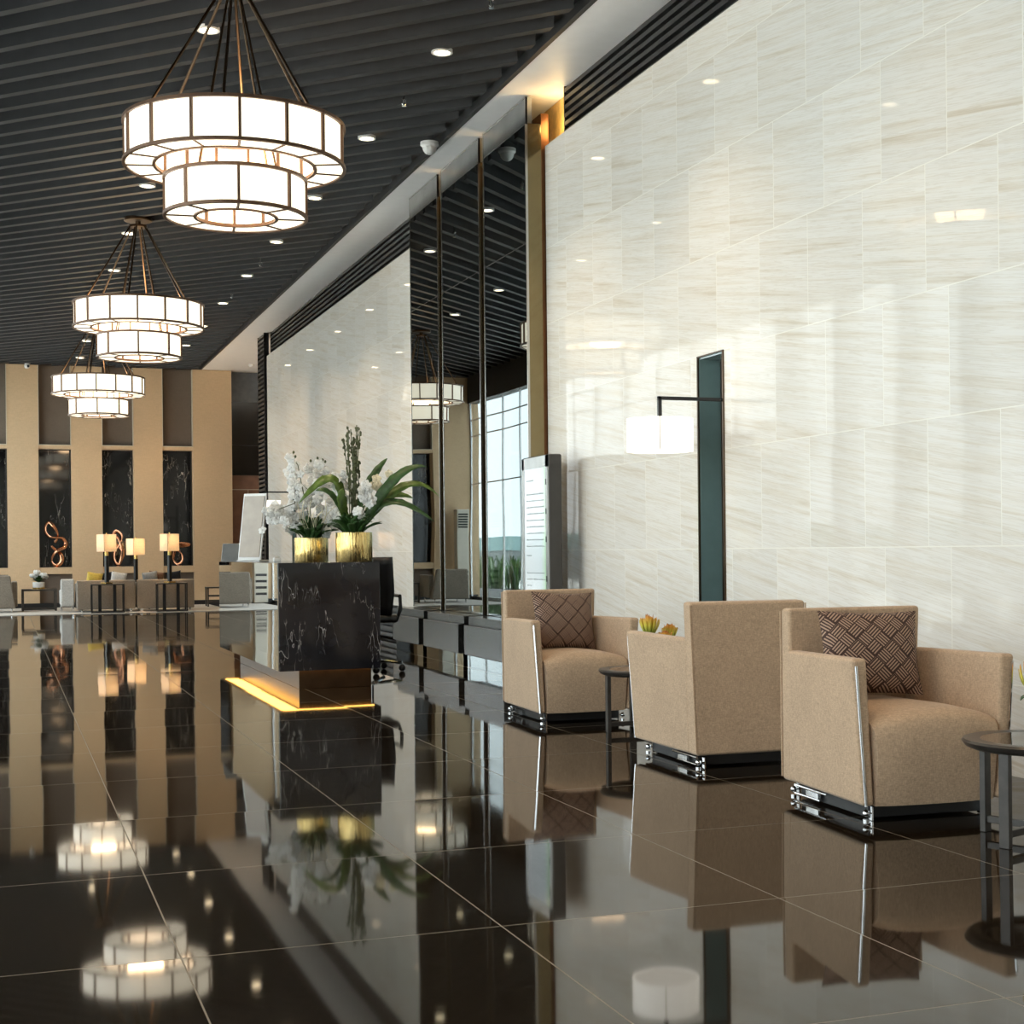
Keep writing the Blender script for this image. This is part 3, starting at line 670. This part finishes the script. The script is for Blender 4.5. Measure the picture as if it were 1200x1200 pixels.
def protea(label, loc, k, sc=1.):
    t = thing('potted_protea', label, 'plant', loc)
    s = sc
    MB().lathe([(.05*s, 0), (.06*s, .01), (.065*s, .09*s), (.062*s, .095*s), (.055*s, .09*s), (.05*s, .02)], 24).build('pot', M_BLACKPLASTIC, t)
    b = MB(); rnd = random.Random(k)
    for i in range(9):
        a = rnd.uniform(0, 2*PI); r = .10*s*rnd.uniform(.7, 1.2)
        b.leaf([(0, 0, .085*s), (.4*r*math.cos(a), .4*r*math.sin(a), .13*s), (.8*r*math.cos(a), .8*r*math.sin(a), .15*s), (r*math.cos(a), r*math.sin(a), .12*s)], .045*s, 7)
    b.build('leaves', M_LEAF, t, solid=.0015)
    for hx, hy, hz, hr in ((-.055, -.02, .19, .050), (.055, .02, .165, .040), (.0, -.05, .15, .035)):
        b = MB()
        for i in range(39):
            a = 2*PI*i/13 + .16*(i//13); rr = hr*(1.1, .75, .4)[i//13]*rnd.uniform(.9, 1.1)
            x0, y0 = hx*s, hy*s; h = hr*rnd.uniform(1.75, 2.2)*(1, 1.08, 1.15)[i//13]
            b.leaf([(x0+.3*rr*math.cos(a), y0+.3*rr*math.sin(a), (hz-.045)*s), (x0+rr*1.1*math.cos(a), y0+rr*1.1*math.sin(a), hz*s), (x0+rr*math.cos(a), y0+rr*math.sin(a), (hz-.02)*s+h*.6), (x0+1.05*rr*math.cos(a), y0+1.05*rr*math.sin(a), (hz-.045)*s+h)], .0135*s, 6, up=Vector((math.cos(a), math.sin(a), .3)))
        b.build('bloom', M_PROTEA, t, solid=.0012)
    return t
protea('small potted plant with yellow orange blooms on the half-hidden side table', (3.505, 7.84, .3605), 4, 1.35)
protea('small potted plant with yellow orange blooms at the right edge', (3.545, 4.52, .3605), 9, 1.05)

# ------------------------------------------------------------------ reception desk
DX0, DX1, DY0, DY1, DZ0, DZ1 = 1.957, 2.742, 11.42, 14.68, .148, .972
t = thing('reception_desk', 'black marble reception desk glowing amber underneath', 'desk', ((DX0+DX1)/2, (DY0+DY1)/2, 0))
hx, hy = (DX1-DX0)/2, (DY1-DY0)/2
MB().box(-hx, hx, -hy, hy, DZ0, DZ1).build('body', M_MARBLE, t, bevel=.004)
MB().box(-hx-.008, -hx-.001, -hy+.004, hy-.004, DZ0+.004, DZ1-.004).build('side_panel', M_DESKGLASS, t, smooth=False)
MB().box(-hx+.17, hx-.05, -hy+.11, hy-.10, 0, DZ0).build('base', M_BRONZE, t, bevel=.003)
b = MB().box(-hx+.04, hx-.04, -hy+.05, -hy+.075, DZ0-.003, DZ0+.002).box(-hx+.03, -hx+.15, -hy+.10, hy-.08, DZ0-.003, DZ0+.002)
b.build('light_strip', M_AMBER, t, smooth=False)
# things on the desk
def P_(px, py, y):   # a point on the picture ray at depth y (used to set real positions)
    u, v = px-PPX, py-HOR; c, s = math.cos(ROLL), math.sin(ROLL); u, v = u*c - v*s, u*s + v*c
    xc, up = u/F_PX, -v/F_PX; ct, st = math.cos(YAW), math.sin(YAW)
    d = (xc*ct+st, -xc*st+ct, up); k = y/d[1]; return Vector((d[0]*k, y, CAM_H + d[2]*k))
def pot(t, r, h):
    MB().lathe([(r*.97, 0), (r, .006), (r, h-.004), (r*.99, h), (r*.95, h), (r*.95, h-.03)], 40).build('pot', M_BRASSHAM, t)
    MB().lathe([(.01, h-.035), (r*.96, h-.03)], 24).build('soil', M_DARKWOOD, t)
def rosette(t, r, h, z, seed, mat, n=46):
    b = MB(); rnd = random.Random(seed)
    for i in range(n):
        a = rnd.uniform(0, 2*PI); k = rnd.uniform(.15, 1); rr = r*(.35+.75*k)*1.0; hh = h*(1.1-.75*k)*rnd.uniform(.8, 1.2)
        s0 = r*.35*rnd.random()
        b.leaf([(s0*math.cos(a), s0*math.sin(a), z-.02), (.5*rr*math.cos(a), .5*rr*math.sin(a), z+hh*.6), (.85*rr*math.cos(a), .85*rr*math.sin(a), z+hh), (rr*math.cos(a), rr*math.sin(a), z+hh*rnd.uniform(.75, 1.05))], .052, 7, .3)
    b.build('rosette_leaves', mat, t, solid=.002)
def orchid_flowers(t, pts, size, seed, mat, name='blossoms'):
    b = MB(); rnd = random.Random(seed)
    for p in pts:
        p = Vector(p); ax = Vector((rnd.uniform(-.9, .5), -1, rnd.uniform(-.3, .5))).normalized()
        u = ax.cross(Vector((0,0,1))).normalized(); v = u.cross(ax); s = size*rnd.uniform(.8, 1.15); r0 = rnd.uniform(0, 1.2)
        for k in range(5):
            a = r0 + 2*PI*k/5; d = u*math.cos(a) + v*math.sin(a)
            b.leaf([p, p+d*s*.35+ax*s*.10, p+d*s*.75+ax*s*.12, p+d*s+ax*s*.02], s*(.95 if k % 2 == 0 else .72), 5, .1, up=ax)
        b.ball(tuple(p+ax*s*.16), s*.16, u=6, v=5)
    return b.build(name, mat, t, solid=.0015)
# left pot: white orchids
YA = 12.15; base = P_(365, 658, YA)
t = thing('potted_orchid', 'brass pot of white orchids on the reception desk, left of the pair', 'plant', (base.x, YA, DZ1))
pot(t, .137, .195); rosette(t, .215, .17, .195, 5, M_LEAF, 70)
loc = Vector((base.x, YA, DZ1))
def px_local(px, py, y): return P_(px, py, y) - loc
sprays = [[(366, 632), (362, 575), (352, 565), (345, 590), (318, 600)], [(368, 632), (356, 580), (350, 550), (349, 545), (347, 542)], [(370, 632), (372, 580), (378, 556), (384, 556), (390, 562)], [(372, 632), (380, 595), (385, 590), (392, 600), (396, 612)]]
rnd = random.Random(21); fl = []
for si, s in enumerate(sprays):
    yy = YA - .10 + .07*si
    pts = [px_local(a, c, yy) for a, c in s]
    MB().tube([tuple(p) for p in pts], .004, 6).build('flower_stem', M_TWIG, t)
for cx_, cy_, sx_, sy_, n_ in ((334, 606, 15, 10, 26), (318, 598, 9, 6, 9), (343, 562, 6, 16, 18), (376, 563, 12, 10, 14), (350, 590, 9, 10, 10), (384, 604, 12, 13, 20), (372, 582, 10, 10, 9)):
    for k in range(int(n_*1.15)):
        fl.append(tuple(px_local(cx_+rnd.gauss(0, .72)*sx_, cy_+rnd.gauss(0, .72)*sy_, YA+rnd.uniform(-.16, .10))))
o = orchid_flowers(t, fl, .044, 31, M_PETAL); o['kind'] = 'stuff'
b = MB()
for px_, py_ in ((344, 530), (341, 533), (346, 535), (364, 540), (372, 537), (378, 539), (381, 541)): b.ball(tuple(px_local(px_, py_, YA)), .010, 1, 1, 1.3, 8, 6)
b.build('flower_buds', M_TWIG, t)
b = MB()
for k in range(12):
    a = rnd.uniform(350, 385); c = rnd.uniform(595, 612); b.tube([tuple(px_local(366+rnd.uniform(-8, 8), 630, YA-.05)), tuple(px_local(a, c, YA-.16)), tuple(px_local(a+rnd.uniform(-4, 10), c-rnd.uniform(4, 18), YA-.18))], .0025, 5)
b.build('aerial_roots', M_PETALY, t)
# right pot: big leaves, twigs and orchids
YB = 11.80; base = P_(415, 656, YB); loc = Vector((base.x, YB, DZ1))
t = thing('potted_leaf_arrangement', 'brass pot with long green leaves and tall twigs on the desk, right of the pair', 'plant', tuple(loc))
pot(t, .146, .232); rosette(t, .225, .18, .23, 8, M_LEAF, 76)
long_leaves = [[(425, 618), (440, 585), (470, 540), (500, 547), .085], [(428, 615), (450, 585), (480, 545), (515, 582), .075], [(425, 618), (450, 570), (478, 590), (509, 611), .075], [(422, 618), (438, 575), (470, 577), (484, 584), .075],
               [(412, 618), (425, 575), (440, 550), (454, 537), .07], [(405, 615), (400, 560), (392, 540), (350, 590), .09], [(408, 618), (396, 585), (385, 570), (370, 575), .07], [(408, 618), (402, 600), (396, 585), (402, 572), .10], [(402, 545), (398, 548), (380, 575), (352, 588), .07]]
for k, (p0, p1, p2, p3, w_) in enumerate(long_leaves[:8]):
    dy = (-.10, -.05, -.12, 0, .05, -.02, -.08, -.10)[k]
    pts = [px_local(p0[0], p0[1], YB), px_local(p1[0], p1[1], YB+dy*.4), px_local(p2[0], p2[1], YB+dy), px_local(p3[0], p3[1], YB+dy)]
    up = Vector((.15, -.75, .65))
    MB().leaf(pts, w_, 16, .25, up, .10).build('long_leaf', M_LEAF2 if k % 2 else M_LEAF, t, solid=.002)
b = MB(); rnd = random.Random(5)
for k in range(11):
    x1 = (402, 406, 408, 411, 415, 418, 420, 422, 413, 417, 421)[k]; y1 = (515, 508, 500, 503, 512, 498, 500, 505, 520, 530, 540)[k]; x0 = 412 + rnd.uniform(-4, 6)
    dy = rnd.uniform(-.06, .06); A = px_local(x0, 622, YB); M_ = px_local((x0+x1)/2+rnd.uniform(-2, 3), (622+y1)/2, YB+dy); B = px_local(x1, y1, YB+dy)
    pts = [A.lerp(M_, k_/4) for k_ in range(4)] + [M_.lerp(B, k_/8) for k_ in range(9)]
    b.tube([tuple(p) for p in pts], .004, 5)
    for q in range(34):
        p = M_.lerp(B, rnd.random()) if rnd.random() < .8 else A.lerp(M_, rnd.uniform(.5, 1)); a = rnd.uniform(0, 2*PI); b.ball(tuple(p + Vector((.008*math.cos(a), .008*math.sin(a), 0))), .0075, 1, 1, 1.7, 5, 4)
o = b.build('tall_twigs', M_TWIG, t)
fl = [tuple(px_local(428+rnd.gauss(0, 3.5), 586+rnd.gauss(0, 9), YB-.14+rnd.uniform(-.03, .03))) for k in range(15)]
fl += [tuple(px_local(401+rnd.gauss(0, 6), 565+rnd.gauss(0, 8), YB+.05+rnd.uniform(-.04, .04))) for k in range(13)] + [tuple(px_local(419+rnd.gauss(0, 3), 605+rnd.gauss(0, 3), YB-.13)) for k in range(4)]
o = orchid_flowers(t, fl, .045, 12, M_PETAL, 'white_blossoms')
fl = [tuple(px_local(442+rnd.gauss(0, 6), 567+rnd.gauss(0, 6), YB+.02)) for k in range(9)]
orchid_flowers(t, fl, .042, 13, M_PETALY, 'cream_blossoms')
# screen, tablet and dispenser on the far end of the desk
t = thing('display_board', 'tall tilted glossy board standing on the far end of the desk', 'board', (2.17, 14.25, DZ1), math.radians(-38))
b = MB().hexa([(-.12,0,.012),(.12,0,.012),(.12,.02,.012),(-.12,.02,.012),(-.12,.13,.64),(.12,.13,.64),(.12,.15,.64),(-.12,.15,.64)])
b.build('panel', M_WHITE, t, bevel=.004)
MB().hexa([(-.105,-.003,.04),(.105,-.003,.04),(.105,0.004,.04),(-.105,.004,.04),(-.105,.115,.615),(.105,.115,.615),(.105,.122,.615),(-.105,.122,.615)]).build('glossy_face', simple('pale_glossy_face', (.42, .36, .30), .12, var=.1), t, smooth=False)
MB().box(-.12, .12, -.02, .16, 0, .012).build('foot', M_WHITE, t, bevel=.003)
t = thing('tablet_stand', 'small pale tablet leaning on the desk beside the tall board', 'tablet', (2.035, 14.52, DZ1), math.radians(-20))
MB().hexa([(-.09,0,.0),(.09,0,.0),(.09,.012,.0),(-.09,.012,.0),(-.09,.09,.17),(.09,.09,.17),(.09,.102,.17),(-.09,.102,.17)]).build('screen', M_SILVER, t, bevel=.003)
MB().tube([(0, .09, .14), (0, .16, .004)], .006, 6).build('prop', M_BLACKPLASTIC, t)
t = thing('bell_box', 'little white box on the desk left of the brass pots', 'box', (2.20, 12.9, DZ1))
MB().box(-.03, .03, -.03, .03, 0, .035).build('body', M_WHITE, t, bevel=.006)
MB().box(-.02, .02, -.02, .02, .035, .042).build('lid', M_SILVER, t, bevel=.002)
# office chair behind the desk
t = thing('office_chair', 'black high-back office chair behind the reception desk', 'chair', (3.015, 12.95, 0), math.radians(178))
rows = []
for i in range(9):
    v = i/8; z_ = .50 + .50*v; y_ = .20 + .02*math.sin(v*PI) + .08*v*v
    rows.append([((k/6*2-1)*.17*(1-.25*abs(v-.4)), y_ - .05*(1-abs(k/6*2-1)**2) + .0, z_) for k in range(7)])
b = MB(); b.grid(rows); b.build('backrest', M_LEATHER, t, solid=.035)
MB().box(-.22, .22, -.24, .20, .43, .50).build('seat', M_LEATHER, t, bevel=.03, seg=3)
for sgn in (-1, 1): MB().tube([(sgn*.22, .12, .46), (sgn*.25, .12, .55), (sgn*.25, .10, .66), (sgn*.25, -.16, .66)], .016, 8).build('armrest', M_BLACKPLASTIC, t)
MB().lathe([(.03, .10), (.03, .30), (.045, .30), (.045, .43)], 16).build('column', M_CHROME, t)
for k in range(5):
    a = 2*PI*k/5 + .3; ca, sa = math.cos(a), math.sin(a)
    lg = MB().tube([(.02*ca, .02*sa, .11), (.28*ca, .28*sa, .075)], .016, 8).build('leg', M_CHROME, t)
    MB().ball((.28*ca, .28*sa, .03), .03, 1, 1, 1, 10, 8).build('caster', M_BLACKPLASTIC, lg)

# ------------------------------------------------------------------ far lounge
tag(struct_rug := MB().box(-1.15, 3.95, 27.75, 31.35, 0, .010).build('lounge_rug', M_RUG, smooth=False), 'pale rug under the far lounge seating', 'rug')
RZ = .010
def make_sofa(label, x0, x1, y, arm_left):
    t = thing('sofa', label, 'sofa', ((x0+x1)/2, y, RZ), 0, 'grey sofas with backs towards us'); h = (x1-x0)/2
    MB().box(-h, h, 0, .16, .05, .575).build('backrest', M_GREYFAB, t, bevel=.02, seg=3)
    MB().box(-h+.02, h-.02, .16, .85, .12, .40).build('seat', M_GREYFAB, t, bevel=.03, seg=3)
    for s_ in (-1, 1): MB().box(s_*(h-.06)-.06, s_*(h-.06)+.06, .10, .86, .06, .52).build('arm', M_GREYFAB, t, bevel=.02)
    for sx_ in (-1, 1):
        for yy in (.05, .78): MB().box(sx_*(h-.08)-.02, sx_*(h-.08)+.02, yy-.02, yy+.02, 0, .07).build('leg', M_CHROME, t, smooth=False)
    return t
make_sofa('left grey sofa seen from behind, yellow cushion showing over its back', 1.245, 2.255, 28.25, True)
make_sofa('right grey sofa seen from behind, dark cushion showing over its back', 2.285, 3.300, 28.25, False)
t = thing('armchair', 'pale low armchair just left of the left grey sofa', 'armchair', (1.10, 29.2, RZ), 0)
MB().box(-.12, .12, -.55, -.42, .10, .60).build('backrest', M_LIGHTFAB, t, bevel=.03, seg=3)
MB().box(-.12, .12, -.42, .20, .12, .40).build('seat', M_LIGHTFAB, t, bevel=.03, seg=3)
for sx_ in (-.10, .10):
    for yy in (-.5, .15): MB().tube([(sx_, yy, 0), (sx_, yy, .13)], .012, 6).build('leg', M_CHROME, t)
def make_console(label, x0, x1, y):
    t = thing('console_table', label, 'table', ((x0+x1)/2, y, RZ), 0, 'dark consoles behind the sofas'); h = (x1-x0)/2
    MB().box(-h, h, -.14, .14, .49, .515).build('top', M_DARKWOOD, t, bevel=.003)
    for sx_ in (-1, 1):
        for yy in (-.125, .125): MB().box(sx_*(h-.012)-.010, sx_*(h-.012)+.010, yy-.01, yy+.01, 0, .49).build('leg', M_BLACK, t, smooth=False)
        MB().box(sx_*h*.45-.028, sx_*h*.45+.028, .06, .09, .02, .49).build('upright', M_BLACK, t, smooth=False)
    MB().box(-h, h, -.13, .13, .0, .018).build('bottom_shelf', M_BLACK, t, smooth=False)
    return t
make_console('dark metal console table behind the left grey sofa', 1.47, 2.04, 28.02)
make_console('dark metal console table behind the right grey sofa', 2.60, 3.14, 28.02)
def make_table_lamp(label, x, y, z, s=1.):
    t = thing('table_lamp', label, 'lamp', (x, y, z), math.radians(28), 'table lamps of the far lounge')
    MB().box(-.075, .075, -.075, .075, 0, .025).build('base', M_BRASS, t, bevel=.003)
    MB().box(-.03, .03, -.03, .03, .025, .50).build('stem', M_BLACK, t, bevel=.002)
    MB().lathe([(.035, .50), (.035, .57), (.015, .575), (.015, .62)], 16).build('neck', M_BRASS, t)
    a, b_ = .125, .115
    b = MB()
    for (x0, x1, y0, y1) in ((-a, a, -a, -a+.006), (-a, a, a-.006, a), (-a, -a+.006, -a, a), (a-.006, a, -a, a)): b.box(x0, x1, y0, y1, .575, .885)
    b.build('shade', M_TABLESHADE, t, smooth=False)
    MB().ball((0, 0, .70), .035, u=10, v=8).build('bulb', emit('lamp_bulb_%d' % int(x*100), (1, .72, .4), 3), t)
    MB().lathe([(.01, .885), (.01, .915)], 8).build('finial', M_BRASS, t)
    s = bpy.data.lights.new('table_lamp_light', 'POINT'); s.energy = 38; s.color = (1, .66, .36); s.shadow_soft_size = .05
    so = bpy.data.objects.new('table_lamp_light', s); COL.objects.link(so); so.location = (x, y, z+.80)
make_table_lamp('leftmost table lamp, on the console behind the left sofa', 1.745, 28.02, RZ+.515)
make_table_lamp('middle table lamp, standing between the two sofas beyond', 2.37, 29.55, .46)
make_table_lamp('rightmost table lamp, on the console behind the right sofa', 2.84, 28.02, RZ+.515)
for x_, lab in ((2.37, 'dark square lamp table hidden beyond the two grey sofas'),):
    t = thing('lamp_table', lab, 'table', (x_, 29.55, RZ))
    MB().box(-.25, .25, -.25, .25, .42, .45).build('top', M_DARKWOOD, t, bevel=.003)
    for sx_ in (-.22, .22):
        for yy in (-.22, .22): MB().box(sx_-.015, sx_+.015, yy-.015, yy+.015, 0, .42).build('leg', M_DARKWOOD, t, smooth=False)
GC = 'scatter cushions on the grey sofas'
for x_, c_, r_, lab in ((1.56, 'yellow', 10, 'mustard yellow cushion on the left sofa'), (1.80, 'black', -10, 'black cushion on the left sofa behind the lamp'), (1.985, 'white', 9, 'off-white cushion on the left sofa'),
                     (2.55, 'grey', -8, 'grey cushion on the right sofa'), (2.665, 'brown', 9, 'brown cushion on the right sofa'), (2.99, 'black', -8, 'black cushion on the right sofa behind the lamp')):
    make_cushion(lab, (x_, 28.63 + (.13 if c_ in ('black', 'brown') else 0), .590), (math.radians(16), math.radians(r_), 0), CUSHCOL[c_], .28, .11, 'scatter_cushion', GC)
# left: low table with flowers, armchair at the frame edge
t = thing('low_table', 'low dark framed table carrying the white flowers', 'table', (.635, 29.9, RZ))
MB().box(-.31, .31, -.3, .3, .37, .405).build('top', M_DARKWOOD, t, bevel=.003)
for sx_ in (-.29, .29):
    for yy in (-.28, .28): MB().box(sx_-.02, sx_+.02, yy-.02, yy+.02, 0, .37).build('leg', M_DARKWOOD, t, smooth=False)
for yy in (-.28, .25): MB().box(-.29, .29, yy, yy+.03, .02, .05).build('stretcher', M_DARKWOOD, t, smooth=False)
t = thing('flower_bowl', 'white bowl of white flowers on the low table', 'vase', (.63, 29.82, RZ+.405))
MB().lathe([(.09, 0), (.105, .02), (.11, .13), (.10, .13), (.095, .02)], 24).build('bowl', M_CERAMIC, t)
MB().ring([(.1105, .0), (.108, .0), (.112, .03), (.1125, .03)], 24).build('band', M_BRASS, t)
b = MB(); rnd = random.Random(2)
for k in range(60):
    a = rnd.uniform(0, 2*PI); r = rnd.uniform(.06, .20); h = rnd.uniform(.02, .13)
    b.leaf([(0, 0, .12), (.4*r*math.cos(a), .4*r*math.sin(a), .14+h*.6), (.8*r*math.cos(a), .8*r*math.sin(a), .15+h), (r*math.cos(a), r*math.sin(a), .13+h)], .06, 5)
b.build('leaves', M_LEAF, t)
for dx_, dy_, dz_, r_ in ((-.03, -.05, .31, .065), (-.11, -.02, .25, .055), (.08, -.04, .25, .075), (.0, .06, .27, .06), (-.05, .0, .22, .05), (.13, .04, .22, .05)):
    b = MB().ball((dx_, dy_, dz_), r_*.8, 1, 1, .9, 12, 8)
    for k in range(10):
        a = 2*PI*k/10; b.leaf([(dx_, dy_, dz_-r_*.6), (dx_+r_*math.cos(a), dy_+r_*math.sin(a), dz_-r_*.3), (dx_+r_*1.1*math.cos(a), dy_+r_*1.1*math.sin(a), dz_+r_*.3), (dx_+r_*.7*math.cos(a), dy_+r_*.7*math.sin(a), dz_+r_*.8)], r_*.8, 5, up=Vector((math.cos(a), math.sin(a), .3)))
    b.build('bloom', M_PETAL, t)
t = thing('lounge_chair', 'grey-brown lounge chair cut off by the left edge', 'armchair', (-.18, 29.15, RZ))
b = MB().hexa([(-.40,-.02,.07),(.40,-.02,.07),(.40,.12,.07),(-.40,.12,.07),(-.36,-.10,.675),(.31,-.10,.675),(.30,.03,.675),(-.35,.03,.675)])
b.build('backrest', M_GREYFAB, t, bevel=.03, seg=3)
MB().box(-.38, .38, .11, .75, .10, .40).build('seat', M_GREYFAB, t, bevel=.03, seg=3)
for s_ in (-1, 1): MB().box(s_*.38-.05, s_*.38+.05, .08, .74, .10, .56).build('arm', M_GREYFAB, t, bevel=.02)
for sx_ in (-.33, .33):
    for yy in (.0, .68): MB().tube([(sx_, yy, 0), (sx_, yy, .10)], .014, 8).build('leg', M_CHROME, t)
t = thing('frame_chair', 'dark wooden ladder-back chair half hidden behind the desk', 'chair', (3.92, 30.1, RZ))
for sx_ in (-.16, .16):
    for yy in (-.16, .16): MB().box(sx_-.014, sx_+.014, yy-.014, yy+.014, 0, .36).build('leg', M_DARKWOOD, t, smooth=False)
MB().box(-.18, .18, -.18, .18, .355, .38).build('seat', M_DARKWOOD, t, smooth=False)
MB().box(-.16, .16, -.165, -.150, .08, .12).box(-.16, .16, -.165, -.150, .19, .23).build('rail', M_DARKWOOD, t, smooth=False)
# marble insets
for k, (x0, x1) in enumerate(bays):
    lab = ['black marble wall panel cut off by the left edge', 'black marble wall panel behind the white flowers', 'black marble wall panel behind the leftmost table lamp', 'black marble wall panel behind the rightmost table lamp'][k]
    t = thing('marble_panel', lab, 'wall panel', ((x0+x1)/2, 31.98, .80), 0, 'black marble panels of the far wall'); h = (x1-x0)/2
    MB().box(-h+.012, h-.03, 0, .06, .012, 2.363).build('slab', M_MARBLE_FAR, t, smooth=False)
    MB().box(-h, -h+.012, -.01, .06, 0, 2.375).box(h-.03, h, -.01, .06, 0, 2.375).box(-h, h, -.01, .06, 0, .012).box(-h, h, -.01, .06, 2.363, 2.375).build('frame', M_BLACK, t, smooth=False)
# copper sculptures: twisted loops standing on the ledges
def catmull(P, n=6):
    out = []; P = [Vector(p) for p in P]
    for i in range(len(P)-1):
        p0, p1, p2, p3 = P[max(i-1, 0)], P[i], P[i+1], P[min(i+2, len(P)-1)]
        for k in range(n):
            t_ = k/n; out.append(.5*((2*p1) + (p2-p0)*t_ + (2*p0-5*p1+4*p2-p3)*t_*t_ + (3*p1-p0-3*p2+p3)*t_**3))
    out.append(P[-1]); return out
def sculpture(label, pix, zoom, ox, oy, bottom):
    yb = 31.84
    pts = []
    for i, (a, c) in enumerate(pix):
        p = P_(ox + a/zoom, oy + c/zoom, yb); p.y = yb + .045*math.sin(i*1.3); pts.append(p)
    cx_ = sum(p.x for p in pts)/len(pts)
    low = min(p.z for p in pts) - .03
    t = thing('copper_sculpture', label, 'sculpture', (cx_, yb, .80), 0, 'copper ribbon sculptures')
    off = Vector((cx_, yb, low)); q = catmull([p - off + Vector((0, 0, .012)) for p in pts], 6)
    N_ = len(q); rr = [.020 + .020*abs(math.sin(3.3*PI*i/N_)) for i in range(N_)]; rr[0] = rr[-1] = .004
    MB().tube([tuple(p) for p in q], rr, 12, flat=.62).build('ribbon', M_COPPER, t)
    MB().lathe([(.055, 0), (.055, .010), (.02, .016)], 20).build('foot', M_COPPER, t)
sculpture('tallest copper ribbon sculpture, three loops, behind the white flowers', [(480,315),(520,350),(560,380),(580,430),(565,480),(525,498),(490,465),(492,415),(520,375),(560,350),(605,325),(615,285),(585,245),(530,240),(470,230),(432,190),(428,135),(460,95),(500,130),(535,185),(540,240),(510,290)], 8, 0, 600, .8)
sculpture('copper figure-eight sculpture behind the leftmost table lamp', [(1075,290),(1110,310),(1150,350),(1140,420),(1110,485),(1075,440),(1075,370),(1110,310),(1140,250),(1135,200),(1095,170),(1070,200),(1110,240),(1150,345)], 8, 0, 600, .8)
sculpture('smallest copper ribbon sculpture, beside the rightmost table lamp', [(745,225),(790,218),(850,228),(800,240),(755,240),(745,285),(742,330),(770,360),(800,335),(795,290),(760,262)], 6, 80, 600, .8)
# standing air conditioner in the far left corner (seen in the mirrors and in the desk side)
t = thing('standing_air_conditioner', 'tall pale floor-standing air conditioner in the far left corner', 'air conditioner', (-1.10, 31.40, 0))
MB().box(-.14, .14, -.14, .14, .02, 1.95).build('cabinet', M_CREAMWALL, t, bevel=.02, seg=3)
b = MB()
for k in range(6): b.box(-.11, .11, -.146, -.136, 1.55+.055*k, 1.585+.055*k)
b.build('outlet_grille', M_BLACKPLASTIC, t, smooth=False)
b = MB()
for k in range(4): b.box(-.11, .11, -.146, -.136, .18+.13*k, .23+.13*k)
b.build('intake_grille', M_BLACKPLASTIC, t, smooth=False)
